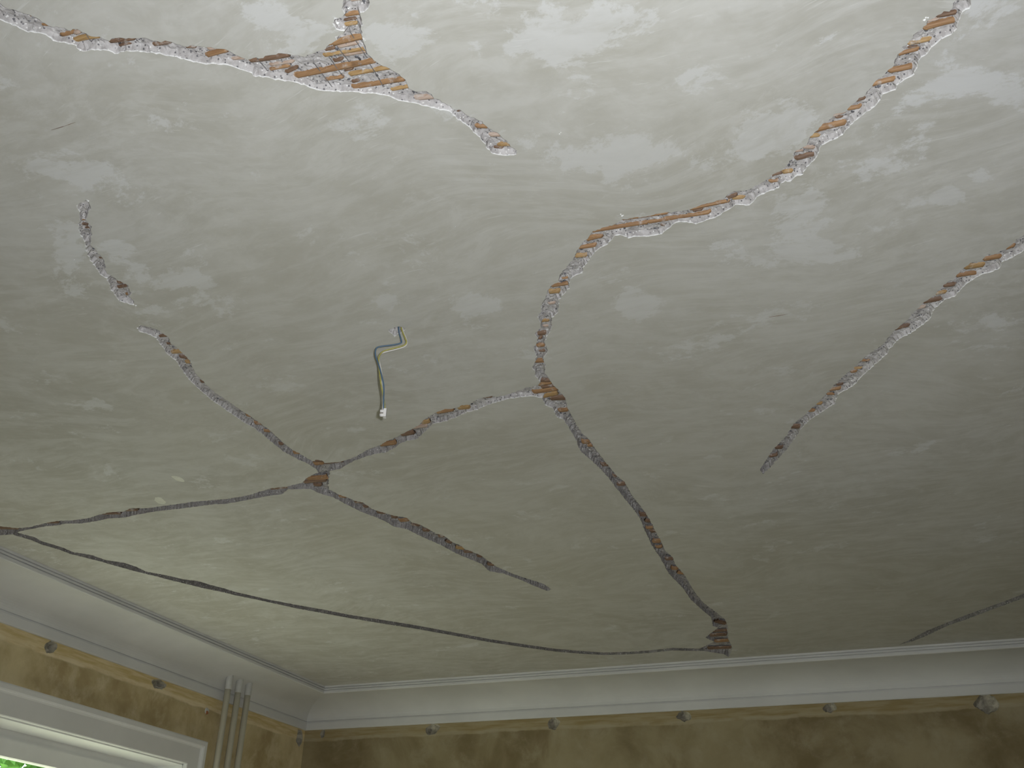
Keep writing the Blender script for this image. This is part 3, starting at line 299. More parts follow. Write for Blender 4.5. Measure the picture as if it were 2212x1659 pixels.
def mat_mortar(name='broken_mortar', dark=False):
    m, nt, bs = new_mat(name)
    N = NT(nt)
    bs.inputs['Roughness'].default_value = 0.9
    x, y, z = N.sepz()
    n1 = N.noise(120, 4, .6)
    depth = N.math('SUBTRACT', z, ZC)
    # the white skim coat shows along the broken edge; its white is faded out towards the far left of the room
    white = N.ramp(N.math('ADD', depth, N.math('MULTIPLY', n1, .006)), .0036, .0056, 1, 0)
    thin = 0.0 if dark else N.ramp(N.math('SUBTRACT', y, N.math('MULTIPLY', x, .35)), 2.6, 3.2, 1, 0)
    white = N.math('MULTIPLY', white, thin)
    far_shade = N.ramp(N.math('SUBTRACT', y, N.math('MULTIPLY', x, .35)), 2.55, 3.15, 0, .36)   # shade inside the far grooves, painted into the mortar colour
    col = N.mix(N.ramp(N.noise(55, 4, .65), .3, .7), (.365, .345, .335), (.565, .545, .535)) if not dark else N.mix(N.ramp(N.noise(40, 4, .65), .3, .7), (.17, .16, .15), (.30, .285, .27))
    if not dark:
        col = N.mix(far_shade, col, (.15, .138, .125))
    v = N.voronoi(210)
    cs = N.n('ShaderNodeSeparateColor'); N.link(v.outputs['Color'], cs.inputs[0])
    grain = N.math('MULTIPLY', N.ramp(v.outputs['Distance'], .28, .40, 1, 0), N.ramp(cs.outputs[0], .72, .78))
    col = N.mix(N.math('MULTIPLY', grain, .8), col, (.10, .10, .11))
    g2 = N.math('MULTIPLY', N.ramp(v.outputs['Distance'], .28, .42, 1, 0), N.ramp(cs.outputs[1], .80, .86))
    col = N.mix(N.math('MULTIPLY', g2, .8), col, (.78, .77, .75))
    col = N.mix(white, col, (.80, .795, .78))
    N.link(col, bs.inputs['Base Color'])
    N.link(N.bump(N.math('ADD', n1, N.math('MULTIPLY', grain, .5)), .8, .003), bs.inputs['Normal'])
    return m

def mat_reed(name, c0, c1):
    m, nt, bs = new_mat(name)
    N = NT(nt)
    bs.inputs['Roughness'].default_value = 0.5
    f = N.noise(1.0, 5, .6, .2, N.mapping((14, 420, 60)))
    g = N.noise(45, 5, .65)
    col = N.mix(N.ramp(f, .3, .7), c0, c1)
    col = N.mix(N.ramp(g, .54, .68, 0, .65), col, (.50, .465, .43))
    col = N.mix(N.ramp(N.noise(28, 4, .6), .60, .74, 0, .6), col, tuple(c * .45 for c in c0))
    N.link(col, bs.inputs['Base Color'])
    N.link(N.bump(f, .5, .002), bs.inputs['Normal'])
    return m

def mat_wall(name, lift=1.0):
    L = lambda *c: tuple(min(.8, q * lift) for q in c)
    m, nt, bs = new_mat(name)
    N = NT(nt)
    bs.inputs['Roughness'].default_value = 0.85
    x, y, z = N.sepz()
    wob = N.math('MULTIPLY', N.math('SUBTRACT', N.noise(5, 4), .5), .035)
    zz = N.math('ADD', z, wob)
    big = N.noise(2.3, 7, .62, .4)
    med = N.noise(7.5, 7, .65, .3)
    body = N.mix(N.ramp(big, .34, .66), L(.205, .158, .080), L(.340, .285, .170))
    body = N.mix(N.ramp(med, .46, .70, 0, .55), body, L(.385, .335, .225))
    body = N.mix(N.ramp(N.noise(4.0, 6, .6, .5, N.mapping((1, 1, .6), (0, 0, 0), (2, 2, 5))), .56, .72, 0, .6), body, L(.165, .115, .052))
    band = N.mix(N.ramp(N.noise(1.0, 6, .6, .2, N.mapping((6, 6, 60))), .35, .65), L(.295, .225, .105), L(.375, .310, .185))
    ln = N.mix(N.ramp(med, .3, .6, .1, .6), band, L(.42, .37, .265))
    col = N.mix(N.ramp(zz, 2.694, 2.704), body, ln)
    col = N.mix(N.ramp(zz, 2.712, 2.722), col, band)
    N.link(col, bs.inputs['Base Color'])
    N.link(N.bump(med, .35, .006), bs.inputs['Normal'])
    return m

def mat_glass():
    m = bpy.data.materials.new('window_glass')
    m.use_nodes = True
    nt = m.node_tree
    for nd in list(nt.nodes): nt.nodes.remove(nd)
    out = nt.nodes.new('ShaderNodeOutputMaterial')
    mix = nt.nodes.new('ShaderNodeMixShader')
    tr = nt.nodes.new('ShaderNodeBsdfTransparent')
    gl = nt.nodes.new('ShaderNodeBsdfGlossy')
    fr = nt.nodes.new('ShaderNodeLayerWeight')
    fr.inputs['Blend'].default_value = 0.5
    pw = nt.nodes.new('ShaderNodeMath'); pw.operation = 'POWER'; pw.inputs[1].default_value = 4.0
    mr = nt.nodes.new('ShaderNodeMapRange'); mr.inputs['To Min'].default_value = 0.04; mr.inputs['To Max'].default_value = 0.8
    tr.inputs['Color'].default_value = (.93, .96, .94, 1)
    gl.inputs['Roughness'].default_value = 0.02
    nt.links.new(fr.outputs['Facing'], pw.inputs[0])
    nt.links.new(pw.outputs[0], mr.inputs['Value'])
    nt.links.new(mr.outputs[0], mix.inputs[0])
    nt.links.new(tr.outputs[0], mix.inputs[1])
    nt.links.new(gl.outputs[0], mix.inputs[2])
    nt.links.new(mix.outputs[0], out.inputs['Surface'])
    return m

def mat_floor():
    m, nt, bs = new_mat('worn_floorboards')
    N = NT(nt)
    bs.inputs['Roughness'].default_value = 0.55
    f = N.noise(1.0, 6, .6, .3, N.mapping((30, 2, 1)))
    N.link(N.mix(N.ramp(f, .3, .7), (.46, .43, .35), (.60, .57, .48)), bs.inputs['Base Color'])
    return m

M = {
    'ceiling': mat_ceiling(),
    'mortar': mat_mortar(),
    'shaded_mortar': mat_mortar('mortar_painted_shade', True),  # shade of the two far cracks, put into their mortar colour
    'o': mat_reed('reed_orange', (.25, .140, .070), (.40, .240, .120)),
    'y': mat_reed('reed_ochre', (.31, .190, .080), (.47, .315, .150)),
    'b': mat_reed('reed_brown', (.135, .083, .055), (.245, .155, .100)),
    'p': mat_reed('reed_dusty', (.37, .265, .200), (.50, .40, .330)),
    'steel': plain('rusted_wire', (.17, .165, .165), .5, .3, 60, .5),
    'cornice': plain('cornice_limewash', (.635, .635, .62), .75, .05, 3),
    'wall': mat_wall('stripped_wall_plaster'),
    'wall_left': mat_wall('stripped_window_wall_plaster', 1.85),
    'wall_plain': plain('old_wall_paint', (.50, .43, .29), .85, .12, 2),
    'hole': plain('crumbled_render', (.40, .37, .30), .9, .3, 40),
    'plug': plain('red_wall_plug', (.36, .15, .07), .7, .2, 60),
    'pipe': plain('cream_pipe_paint', (.50, .475, .375), .45, .05, 6, .4),
    'filler': plain('white_filler', (.55, .55, .525), .8, .06, 25),
    'white': plain('white_window_paint', (.72, .72, .70), .45, .03, 5, .4),
    'glass': mat_glass(),
    'floor': mat_floor(),
    'crumb': plain('white_gypsum', (.84, .84, .82), .85, .05, 60),
    'pale': plain('pale_yellowish_white', (.74, .74, .66), .6, .08, 40),
    'stone': plain('dark_aggregate', (.12, .12, .13), .8, .55, 150),
    'blue': plain('blue_wire_insulation', (.085, .145, .215), .45, .1, 20, .4),
    'yellow': plain('yellow_wire_insulation', (.37, .34, .10), .45, .15, 120, .4),
    'whitewire': plain('white_wire_insulation', (.62, .60, .56), .45, .05, 20, .4),
    'nylon': plain('white_nylon_connector', (.74, .72, .69), .4, .03, 30, .4),
    'brass': plain('screw_recess', (.20, .18, .14), .5, .2, 60, .5),
    'grass': plain('sunlit_lawn', (.25, .255, .19), .9, .35, 1.5),
    'leaf': plain('green_leaf', (.11, .25, .045), .5, .4, 6),
    'bark': plain('brown_bark', (.16, .12, .08), .9, .3, 12),
    'boards': plain('rough_boards', (.25, .17, .10), .9, .2, 6),
    'outside': plain('house_render', (.60, .58, .52), .9, .05, 3),
}

# ------------------------------------------------------------------ a sheet with broken recesses
def inside(poly, P):
    """numpy point-in-polygon"""
    poly = np.asarray(poly); P = np.asarray(P)
    x, y = P[:, 0], P[:, 1]
    r = np.zeros(len(P), bool)
    j = len(poly) - 1
    for i in range(len(poly)):
        xi, yi = poly[i]; xj, yj = poly[j]
        if yi != yj:
            c = ((yi > y) != (yj > y)) & (x < (xj - xi) * (y - yi) / (yj - yi) + xi)
            r ^= c
        j = i
    return r

def ragged(poly, step, amp, keep=0.0):
    """subdivide an outline and make it uneven"""
    out = []
    n = len(poly)
    for i in range(n):
        a = Vector(poly[i]); b = Vector(poly[(i+1) % n])
        L = (b - a).length
        k = max(1, int(round(L / step)))
        d = (b - a) / max(L, 1e-9); nn = Vector((-d.y, d.x))
        for q in range(k):
            p = a + (b - a) * (q / k)
            off = 0 if (q == 0 and keep) else RNG.normal(0, amp)
            out.append(p + nn * max(-2*amp, min(2*amp, off)))
    return out

def sheet(rect, polys, grid, step, amp, fill):
    """Delaunay sheet over rect; returns verts2d, faces, polygon index of each face (-1: sheet), outlines"""
    x0, y0, x1, y1 = rect
    verts = []; faces = []
    def ccw(p):
        a = sum(p[i-1][0] * p[i][1] - p[i][0] * p[i-1][1] for i in range(len(p)))
        return p if a > 0 else p[::-1]
    polys = [ccw(p) for p in polys]
    outl = [ragged(p, step, amp) for p in polys]
    for p in outl:
        faces.append(list(range(len(verts), len(verts) + len(p))))
        verts += [tuple(v) for v in p]
    # boundary of the rectangle
    edges = []
    n0 = len(verts)
    verts += [(x0, y0), (x1, y0), (x1, y1), (x0, y1)]
    edges += [(n0, n0+1), (n0+1, n0+2), (n0+2, n0+3), (n0+3, n0)]
    if grid:
        gx = np.arange(x0 + grid/2, x1, grid); gy = np.arange(y0 + grid/2, y1, grid)
        G = np.array([(a, b) for a in gx for b in gy]); G += RNG.uniform(-.3, .3, G.shape) * grid
        verts += [tuple(g) for g in G]
    tree_pts = []
    arrs = [np.array([tuple(v) for v in p]) for p in outl]
    for i, p in enumerate(arrs):
        q = np.concatenate([p, (p + np.roll(p, -1, 0)) / 2])
        keep = np.ones(len(q), bool)
        for j, w in enumerate(arrs):
            if j != i:
                keep &= ~inside(w, q)
        tree_pts.append(q[keep])
    tp = np.concatenate(tree_pts)
    kd = KDTree(len(tp))
    for i, q in enumerate(tp): kd.insert((q[0], q[1], 0), i)
    kd.balance()
    for p in arrs:
        lo, hi = p.min(0), p.max(0)
        gx = np.arange(lo[0], hi[0], fill); gy = np.arange(lo[1], hi[1], fill)
        if len(gx) == 0 or len(gy) == 0: continue
        G = np.stack(np.meshgrid(gx, gy), -1).reshape(-1, 2)
        G = G + RNG.uniform(-.38, .38, G.shape) * fill
        ins = np.zeros(len(G), bool)
        for c in range(0, len(G), 60000):
            ins[c:c+60000] = inside(p, G[c:c+60000])
        for g in G[ins]:
            if kd.find((g[0], g[1], 0))[2] > fill * .42:
                verts.append((g[0], g[1]))
    V, Ed, Fc, ov, oe, of = delaunay_2d_cdt([Vector(v) for v in verts], edges, faces, 0, 1e-6, True)
    pid = [min(o) if o else -1 for o in of]
    return V, Fc, pid, kd, arrs

def split(V3, Fc, pid, which):
    """sub-mesh of the faces whose polygon index is in `which`"""
    idx = {}; vs = []; fs = []
    for f, p in zip(Fc, pid):
        if p in which:
            g = []
            for k in f:
                if k not in idx:
                    idx[k] = len(vs); vs.append(V3[k])
                g.append(idx[k])
            fs.append(g)
    return vs, fs, idx

# ------------------------------------------------------------------ ceiling with the chiselled-out cracks
KEYS = list(GROOVES)
NAMES = {'H': 'wire_hole'}
V, Fc, pid, kd, arrs = sheet((XL - .02, YF - .02, XR + .02, YB + .02), [GROOVES[k] for k in KEYS], .055, .0055, .0011, .0052)
used = np.zeros(len(V), bool)      # vertices inside a recess
for f, p in zip(Fc, pid):
    if p >= 0:
        for k in f: used[k] = True
edge_v = np.zeros(len(V), bool)
for f, p in zip(Fc, pid):
    if p < 0:
        for k in f: edge_v[k] = True

def smooth01(t):
    t = max(0.0, min(1.0, t)); return t * t * (3 - 2 * t)

V3 = []
for i, v in enumerate(V):
    z = ZC
    if used[i] and not edge_v[i]:
        d = kd.find((v.x, v.y, 0))[2]
        nz = noise.noise((v.x * 26, v.y * 26, 1.7)); n2 = noise.noise((v.x * 90, v.y * 90, 4.1))
        deep = .0118 + .0030 * nz + .0014 * n2 + RNG.normal(0, .0007)
        far = smooth01((v.y - .35 * v.x - 2.6) / .7)
        run = (.0058 + .0030 * noise.noise((v.x * 40, v.y * 40, 9.0))) * (1 - .55 * far)
        z = ZC + deep * (1 + .75 * far) * smooth01(d / max(.0022, run))
    V3.append((v.x, v.y, z))
vs, fs, idx = split(V3, [tuple(reversed(f)) for f in Fc], pid, {-1})
ceiling = obj('ceiling', vs, fs, M['ceiling'])
tag(ceiling, 'grey scraped plaster ceiling with chiselled-out cracks', 'ceiling', kind='structure')
att = ceiling.data.attributes.new('scraped', 'FLOAT', 'POINT')
P = np.array([(v[0], v[1]) for v in vs])
val = np.zeros(len(P))
for cx, cy, ux, uy, vx, vy, st in SCRAPED:
    A = np.array([[ux, vx], [uy, vy]])
    q = (P - np.array([cx, cy])) @ np.linalg.inv(A).T
    val += st * np.exp(-.9 * (q ** 2).sum(1))
att.data.foreach_set('value', np.clip(val, 0, 1.2).astype(np.float32))
MB().box((XL - .3, YF - .3, ZC + .035), (XR + .3, YB + .3, ZC + .10)).build('boarding', M['boards'], ceiling)

groove_objs = {}
for gi, key in enumerate(KEYS):
    vs, fs, idx = split(V3, [tuple(reversed(f)) for f in Fc], pid, {gi})
    o = obj(NAMES.get(key, 'chiselled_groove'), vs, fs, M['shaded_mortar' if key in 'EF' else 'mortar'], ceiling)
    groove_objs[key] = o

def reed(P, Q, W, tone, parent):
    P = Vector((*P, 0)); Q = Vector((*Q, 0))
    d = (Q - P); L = d.length; d.normalize(); n = Vector((-d.y, d.x, 0))
    ext = .0035
    P = P - d * ext; L += 2 * ext
    W *= 1.12
    ns = max(6, min(22, int(L / .0045)))
    H = min(.0055, W * .42)
    prof = [(-.5, 0), (-.47, .35), (-.3, .8), (0, 1), (.3, .8), (.47, .35), (.5, 0)]
    vs = []; fs = []
    bend = RNG.normal(0, .0008); tilt = RNG.normal(0, .0006)
    ph = RNG.uniform(0, 6)
    for i in range(ns + 1):
        t = i / ns; s = t * L
        e = min(s, L - s)
        sink = .0052 * (1 - smooth01(e / .0042))
        wob = .06 * math.sin(ph + s * 160) + RNG.normal(0, .035)
        c = P + d * s + n * (bend * math.sin(math.pi * t))
        top = ZC + .0128 + sink + tilt * (t - .5)
        for a, h in prof:
            vs.append(tuple(c + n * (a * W * (1 + wob * (1 if abs(a) > .4 else 0))) + Vector((0, 0, top - h * (H + .0022)))))
    m = len(prof)
    for i in range(ns):
        for k in range(m - 1):
            a = i*m + k
            fs.append((a, a + 1, a + m + 1, a + m))
    fs.append(tuple(range(m))); fs.append(tuple(reversed(range(ns*m, ns*m + m))))
    return obj('reed', vs, fs, M[tone], parent, smooth=True)

for key, L in REEDS.items():
    for x0, y0, x1, y1, W, tone in L:
        k = max(1, int(math.ceil((W - .006) / .019)))
        P = Vector((x0, y0)); Q = Vector((x1, y1)); d = (Q - P).normalized(); n = Vector((-d.y, d.x))
        w = W / k
        for q in range(k):
            off = n * ((q - (k - 1) / 2) * w)
            sh = d * (RNG.normal(0, .003) if k > 1 else 0)
            reed(P + off + sh, Q + off + sh, w * (.93 if k > 1 else 1), tone, groove_objs[key])

for x0, y0, x1, y1 in BINDING_WIRES:
    a = Vector((x0, y0, ZC + .0065)); b = Vector((x1, y1, ZC + .0065)); d = b - a
    pts = [a - d * .08 + Vector((0, 0, .006))] + [a + d * t + Vector((RNG.normal(0, .0004), 0, RNG.normal(0, .0003))) for t in (0, .25, .5, .75, 1)] + [b + d * .08 + Vector((0, 0, .006))]
    MB().tube(pts, .0007, 6).build('binding_wire', M['steel'], groove_objs['A'])

# dark stones standing out of the broken mortar
octa = [(1,0,0),(0,1,0),(-1,0,0),(0,-1,0),(0,0,1),(0,0,-1)]
octf = [(0,1,5),(1,2,5),(2,3,5),(3,0,5),(1,0,4),(2,1,4),(3,2,4),(0,3,4)]
for gi, key in enumerate(KEYS):
    if key == 'H': continue
    me = groove_objs[key].data
    cand = [p.center.copy() for p in me.polygons if p.center.z > ZC + .008]
    if not cand: continue
    vs = []; fs = []
    for c in random.sample(cand, min(len(cand), max(10, len(cand) // 22))):
        r = random.choice((.0008, .0010, .0013, .0013, .0018, .0018, .0026, .0042)) ; a = random.random() * 6.28
        sx, sy, sz = r * random.uniform(.7, 1.5), r * random.uniform(.6, 1), r * random.uniform(.5, .9)
        n = len(vs)
        for x, y, z in octa:
            X, Y = x * sx, y * sy
            vs.append((c.x + X * math.cos(a) - Y * math.sin(a), c.y + X * math.sin(a) + Y * math.cos(a), c.z - .0006 + z * sz))
        fs += [tuple(n + i for i in f) for f in octf]
    tag(obj('aggregate', vs, fs, M['stone'], groove_objs[key]), 'dark pebbles in the broken mortar', kind='stuff')

def lump(name, c, u, v, h, mat, parent, n=10):
    """flattened irregular dab on the ceiling, bulging down"""
    vs = []; fs = []
    rings = (1.0, .72, .38)
    for ri, rr in enumerate(rings):
        for k in range(n):
            a = 2 * math.pi * k / n
            q = rr * (1 + RNG.normal(0, .10))
            p = Vector(c) + Vector(u) * (q * math.cos(a)) + Vector(v) * (q * math.sin(a))
            vs.append((p.x, p.y, ZC + .0008 - (0, .65, .95)[ri] * h * (1 + RNG.normal(0, .1))))
    vs.append((c[0], c[1], ZC - h))
    for ri in range(2):
        for k in range(n):
            fs.append((ri*n + k, ri*n + (k+1) % n, (ri+1)*n + (k+1) % n, (ri+1)*n + k))
    for k in range(n):
        fs.append((2*n + k, 2*n + (k+1) % n, 3*n))
    return obj(name, vs, fs, mat, parent, smooth=True)

for x, y, r in CRUMBS:
    for k in range(random.choice((1, 2, 3))):
        rr = r * random.uniform(.6, 1.2)
        lump('plaster_crumb', (x + random.uniform(-2, 2) * r, y + random.uniform(-2, 2) * r), (rr, 0), (0, rr * .9), rr * .9, M['crumb'], ceiling, 7)
for x, y, ux, uy, vx, vy in PALE_PATCHES:  # small raised pale patches on the ceiling
    lump('pale_patch', (x, y), (ux, uy), (vx, vy), .0022, M['pale'], ceiling, 14)
for x0, y0, x1, y1 in SLIVERS:
    MB().tube([(x0, y0, ZC), ((x0 + x1)/2, (y0 + y1)/2 + .0006, ZC - .0004), (x1, y1, ZC)], [.0003, .0007, .0002], 6).build('reed_sliver', M['b'], ceiling)

# ------------------------------------------------------------------ walls
W1 = (2.66, 4.476, .92, 2.41)           # window openings in the left wall: y0, y1, z0, z1

def blob(cx, cy, rx, ry, n=16):
    ph = RNG.uniform(0, 6.28, 3)
    return [(cx + rx * math.cos(a) * (1 + .13 * math.sin(2*a + ph[0]) + .10 * math.sin(3*a + ph[1])),
             cy + ry * math.sin(a) * (1 + .13 * math.sin(2*a + ph[2]) + .10 * math.sin(5*a + ph[1])))
            for a in (2 * math.pi * k / n for k in range(n))]

def wall_with_holes(name, rect, holes, openings, to3d, into, label, tilt, depth=.034):
    polys = [blob(*h) for h in holes] + [[(a, c), (b, c), (b, d), (a, d)] for a, b, c, d in openings]
    nh = len(holes)
    V, Fc, pid, kd, arrs = sheet(rect, polys, .25, .008 if nh else 5, .0012 if nh and not openings else 0.0, .009) if not openings else sheet_open(rect, polys, nh)
    edge = set(); ins = set()
    for f, p in zip(Fc, pid):
        (edge if p < 0 else ins).update(f)
    V3 = []
    for i, v in enumerate(V):
        dep = 0.0
        if i in ins and i not in edge:
            d = kd.find((v.x, v.y, 0))[2]
            h = min(holes, key=lambda q: (q[0] - v.x) ** 2 + (q[1] - v.y) ** 2)
            u = max(-1, min(1, tilt * (v.x - h[0]) / h[2]))        # deeper on one side
            dep = (depth * (.75 - .55 * u) + .007 * noise.noise((v.x * 30, v.y * 30, 3))) * min(1, d / .008)
        V3.append(tuple(Vector(to3d(v.x, v.y)) + Vector(into) * dep))
    vs, fs, idx = split(V3, Fc, pid, {-1})
    w = obj(name, vs, fs, M.get(name, M['wall']))
    tag(w, label, 'wall', kind='structure')
    for k in range(nh):
        vs, fs, idx = split(V3, Fc, pid, {k})
        obj('peg_hole', vs, fs, M['hole'], w)
    return w

def sheet_open(rect, polys, nh):
    # as sheet(), with rectangular openings left straight
    global ragged
    keep = ragged
    def rag(p, step, amp, _k=keep):
        return _k(p, .008, .0012) if len(p) > 4 else [Vector(q) for q in p]
    ragged = rag
    r = sheet(rect, polys, .25, .008, 0, .009)
    ragged = keep
    return r

wall_back = wall_with_holes('wall_back', (XL - .02, 0, XR + .02, ZC), BACK_HOLES, [], lambda a, b: (a, YB, b), (0, 1, 0),
                            'yellow-brown stripped wall along the right side below the cornice', 1)
LH = [(y, z, ry, rz) if y < 5.4 else (5.487, z, .036, rz) for y, z, ry, rz in LEFT_HOLES]
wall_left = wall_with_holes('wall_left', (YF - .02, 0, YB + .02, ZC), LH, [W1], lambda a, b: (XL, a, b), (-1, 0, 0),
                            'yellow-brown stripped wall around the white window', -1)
# masonry behind the plaster (keeps the daylight out) with the reveals of the windows
back = MB().box((XL - .4, YB + .05, -.3), (XR + .3, YB + .35, ZC + .1))
back.build('masonry', M['outside'], wall_back)
mz = MB()
XI, XO = XL - .05, XL - .30
ys = [YF - .3, W1[0], W1[1], YB + .35]
mz.box((XO, ys[0], -.3), (XI, ys[1], ZC + .1)).box((XO, ys[2], -.3), (XI, ys[3], ZC + .1))
for w in (W1,):
    mz.box((XO, w[0], -.3), (XI, w[1], w[2])).box((XO, w[0], w[3]), (XI, w[1], ZC + .1))
mz.build('masonry', M['outside'], wall_left)
wf = MB().box((XL - .4, YF - .25, -.3), (XR + .3, YF, ZC + .1)).build('wall_front', M['wall_plain'])
tag(wf, 'plain ochre wall behind the camera', 'wall', kind='structure')
wr = MB().box((XR, YF, -.3), (XR + .25, YB + .05, ZC + .1)).build('wall_right', M['wall_plain'])
tag(wr, 'plain ochre wall to the right of the camera', 'wall', kind='structure')
fl = empty('floor'); tag(fl, 'worn wooden floorboards', 'floor', kind='structure')
nb = 30
bw = (XR - XL) / nb
for k in range(nb):
    MB().box((XL + k*bw, YF, -.03), (XL + (k+1)*bw - .003, YB, 0)).build('plank', M['floor'], fl)
MB().box((XL - .05, YF, -.1), (XR, YB + .05, -.032)).build('subfloor', M['boards'], fl)

# ------------------------------------------------------------------ cornice: three fillets, a flat band, a cove, a bead and a wall strip
prof = [(0, 0), (0, .0085), (.002, .0095), (.009, .0095), (.009, .0135), (.004, .0135), (.002, .0145), (.002, .0205), (.004, .0215),
        (.011, .0215), (.011, .0255), (.005, .0255), (.004, .0265), (.004, .038), (.008, .041), (.034, .041)]
for k in range(1, 15):
    th = math.radians(90) * k / 15
    prof.append((.034 + .229 * math.sin(th), .041 + .090 * (1 - math.cos(th))))
prof += [(.264, .135), (.2675, .1355), (.2675, .1405), (.261, .1415), (.259, .147), (.259, .180), (.262, .186), (.275, .188)]
t1 = MB().prism(prof, lambda p, s: (XA - p[0], s, ZC - p[1]), lambda p: YF, lambda p: YA + p[0]).build('trim_1', M['cornice'])
tag(t1, 'grey-white coved plaster cornice above the window', 'cornice', kind='structure')
t2 = MB().prism(prof, lambda p, s: (s, YA + p[0], ZC - p[1]), lambda p: XA - p[0], lambda p: XR).build('trim_2', M['cornice'])
tag(t2, 'grey-white coved plaster cornice along the back wall', 'cornice', kind='structure')

# ------------------------------------------------------------------ windows
def ring(mb, y0, y1, z0, z1, w, x0, x1):
    mb.box((x0, y0, z0), (x1, y0 + w, z1)).box((x0, y1 - w, z0), (x1, y1, z1))
    mb.box((x0, y0 + w, z1 - w), (x1, y1 - w, z1)).box((x0, y0 + w, z0), (x1, y1 - w, z0 + w))
    return mb

def casing(y0, y1, z0, z1):
    """flat architrave with a raised rounded outer edge, mitred at the upper corners"""
    pr = [(0, 0), (0, .020), (.004, .024), (.086, .024), (.092, .028), (.094, .036), (.100, .040), (.118, .040), (.124, .036), (.125, 0)]
    mb = MB()
    def put(a, b):               # a, b: functions from profile point to xyz
        n = len(mb.v); m = len(pr)
        mb.v.extend(a(p) for p in pr); mb.v.extend(b(p) for p in pr)
        for i in range(m - 1): mb.f.append((n+i, n+i+1, n+m+i+1, n+m+i))
    tl = lambda p: (XL + p[1], y0 - p[0], z1 + p[0])
    tr = lambda p: (XL + p[1], y1 + p[0], z1 + p[0])
    put(tl, tr)
    put(lambda p: (XL + p[1], y0 - p[0], z0), tl)
    put(tr, lambda p: (XL + p[1], y1 + p[0], z0))
    return mb

def window(name, w, label):
    y0, y1, z0, z1 = w
    r = empty(name, (0, 0, 0)); tag(r, label, 'window', kind='structure')
    casing(*w).build('casing', M['white'], r)
    rv = MB()
    xf = XL - .17
    t = .006
    rv.box((xf - .05, y0, z1 - t), (XL + .002, y1, z1 + .03)).box((xf - .05, y0 - .03, z0), (XL + .002, y0 + t, z1)).box((xf - .05, y1 - t, z0), (XL + .002, y1 + .03, z1))
    rv.build('reveal', M['white'], r)
    MB().box((xf - .05, y0, z0 - .03), (XL + .10, y1, z0 + .012)).build('sill', M['white'], r)
    fr = ring(MB(), y0 + t, y1 - t, z0 + .012, z1 - t, .045, xf - .06, xf)
    fr = fr.build('frame', M['white'], r)
    ym = y0 + .65                     # narrow casement, then a wide one
    MB().box((xf - .06, ym - .03, z0 + .05), (xf + .004, ym + .03, z1 - .05)).build('mullion', M['white'], r)
    for a, b in ((y0 + .045, ym - .026), (ym + .026, y1 - .045)):
        s = ring(MB(), a, b, z0 + .05, z1 - .045, .068, xf - .045, xf + .012).build('sash', M['white'], r)
        MB().box((xf - .022, a + .06, z0 + .11), (xf - .018, b - .06, z1 - .105)).build('pane', M['glass'], s)
    return r
window('window_1', W1, 'white framed window in the left corner of the picture')

# ------------------------------------------------------------------ heating pipes in the corner
for k, (y, zt) in enumerate(((4.664, 2.886), (4.754, 2.888), (4.842, 2.892))):
    p = empty('heating_pipe', (XL + .06, y, 0))
    tag(p, ('cream vertical heating pipe nearest the window', 'cream vertical heating pipe between two others',
            'cream vertical heating pipe nearest the room corner')[k], 'pipe', 'heating pipes rising into the cornice')
    MB().tube([(0, 0, .0), (0, 0, 1.2), (0, 0, 2.4), (0, 0, 2.94)], .0165, 18).build('tube', M['pipe'], p, True)
    c = MB().tube([(0, 0, zt - .075), (0, 0, zt - .070), (0, 0, zt - .03), (0, 0, zt + .01), (0, 0, zt + .03)], [.0167, .0182, .0186, .0192, .0205], 18)
    c.build('filler_collar', M['filler'], p, True)

# small red plug in the left wall
pl = MB().tube([(XL - .004, 4.595, 2.682), (XL + .006, 4.595, 2.682)], [.011, .008], 10).build('wall_plug', M['plug'], wall_left)
MB().tube([(XL - .002, 4.595, 2.690), (XL + .003, 4.595, 2.690)], [.019, .014], 12).build('filler_patch', M['filler'], wall_left)

# ------------------------------------------------------------------ lamp wires hanging from the ceiling
hw = empty('lamp_wire', (BLOCK[0], BLOCK[1], ZC))
tag(hw, 'bare lamp wires with a white connector hanging from the ceiling', 'wire')
def crv(pts, n=6):
    P = [Vector(p) for p in pts]; out = []
    for i in range(len(P) - 1):
        p0, p1, p2, p3 = P[max(i-1, 0)], P[i], P[i+1], P[min(i+2, len(P)-1)]
        for k in range(n):
            t = k / n
            out.append(.5 * ((2*p1) + (p2 - p0)*t + (2*p0 - 5*p1 + 4*p2 - p3)*t*t + (3*p1 - p0 - 3*p2 + p3)*t**3))
    out.append(P[-1]); return out
HB = Vector((BLOCK[0], BLOCK[1], ZC))
fh = Vector((FWD.x, FWD.y, 0)).normalized()
for key, mat, off in (('blue', 'blue', -.0022), ('yellow', 'yellow', .0006), ('white', 'whitewire', .0024)):
    pts = [Vector(p) + fh * off for p in HANG[key]]
    pts = [pts[0] + Vector((0, 0, .012))] + pts
    mb = MB().tube([p - HB for p in crv(pts)], .0019, 8)
    mb.build(key + '_wire', M[mat], hw, True)
bx = empty('terminal', (0, 0, 0)) if False else None
rr = Vector((RIGHT.x, RIGHT.y, 0)).normalized()
def block_box(mb, r0, r1, f0, f1, z0, z1):
    c = Vector(BLOCK) - HB
    n = len(mb.v)
    for z in (z0, z1):
        for r, f in ((r0, f0), (r1, f0), (r1, f1), (r0, f1)):
            mb.v.append(tuple(c + rr * r + fh * f + Vector((0, 0, z))))
    mb.f += [tuple(n+i for i in q) for q in ((0,3,2,1),(4,5,6,7),(0,1,5,4),(1,2,6,5),(2,3,7,6),(3,0,4,7))]
    return mb
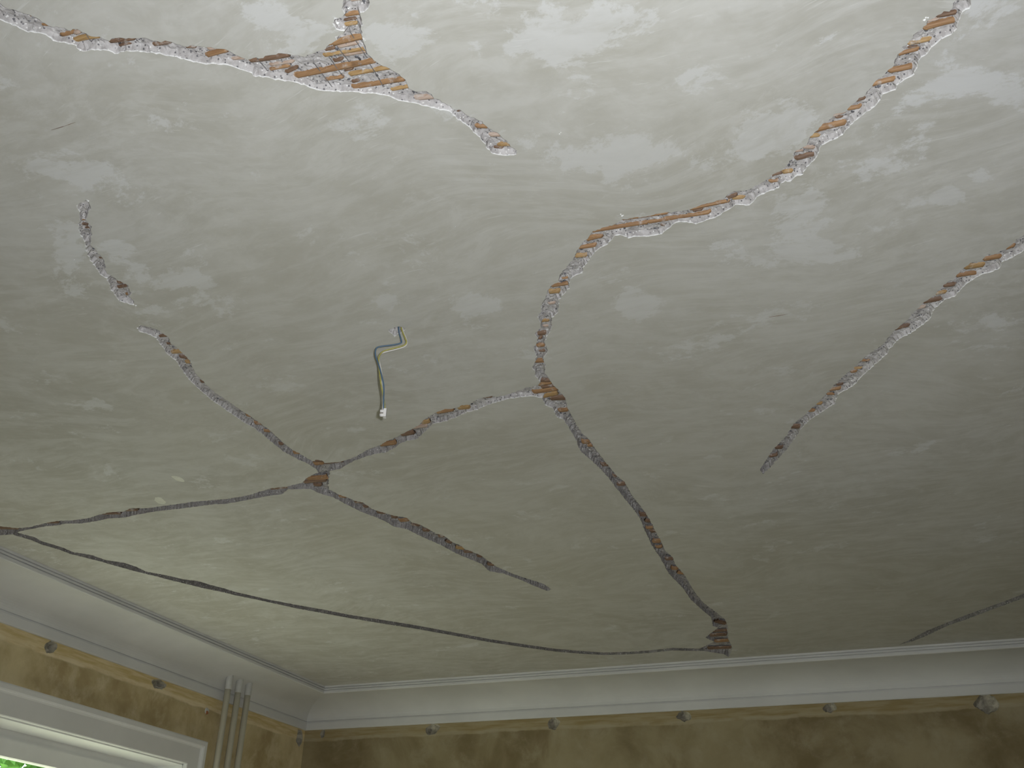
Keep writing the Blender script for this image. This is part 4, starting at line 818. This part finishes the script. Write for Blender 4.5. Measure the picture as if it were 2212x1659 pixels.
body = block_box(MB(), .0002, .0068, -.006, .006, -.0115, .0095).build('connector_body', M['nylon'], hw)
c0 = Vector(BLOCK) - HB
for dz in (.0045, -.0055):
    s = MB().tube([c0 + rr * .001 + Vector((0, 0, dz)), c0 - rr * .0082 + Vector((0, 0, dz))], [.0044, .0040], 12)
    s = s.build('screw_tower', M['nylon'], hw, True)
    MB().tube([c0 - rr * .0078 + Vector((0, 0, dz)), c0 - rr * .0086 + Vector((0, 0, dz))], .0024, 10).build('screw', M['brass'], s)
block_box(MB(), -.0075, .001, -.003, .003, -.0022, -.0002).build('rib', M['brass'], hw)

# ------------------------------------------------------------------ the garden outside
g = MB().box((-60, -40, -.9), (XL - .4, 60, -.6)).build('lawn', M['grass'])
tag(g, 'sunlit lawn outside the window', 'lawn', kind='structure')
tr = empty('garden_tree', (-10.2, 9.6, -.6))
tag(tr, 'sunlit green tree in the garden seen through the window glass', 'tree')
MB().tube([(0, 0, 0), (.05, .02, 1.2), (-.03, .06, 2.4), (.05, .0, 3.6)], [.17, .14, .11, .05], 10).build('trunk', M['bark'], tr, True)
for k in range(5):
    a = k * 1.26
    MB().tube([(0, 0, 1.8 + .25*k), (.6*math.cos(a), .6*math.sin(a), 2.5 + .25*k), (1.2*math.cos(a), 1.2*math.sin(a), 2.9 + .25*k)], [.06, .04, .02], 7).build('branch', M['bark'], tr, True)
vs = []; fs = []
for k in range(5200):
    d = Vector((RNG.normal(), RNG.normal(), RNG.normal())).normalized()
    c = Vector((0, 0, 3.5)) + Vector((d.x * 2.1, d.y * 2.1, d.z * 1.7)) * (RNG.uniform(.12, 1) ** .5)
    u = Vector((RNG.normal(), RNG.normal(), RNG.normal())).normalized(); w = u.orthogonal().normalized()
    s = RNG.uniform(.06, .11); n = len(vs)
    vs += [tuple(c - u*s), tuple(c + w*s*.45), tuple(c + u*s), tuple(c - w*s*.45)]
    fs.append((n, n+1, n+2, n+3))
tag(obj('foliage', vs, fs, M['leaf'], tr), 'mass of small green leaves', kind='stuff')
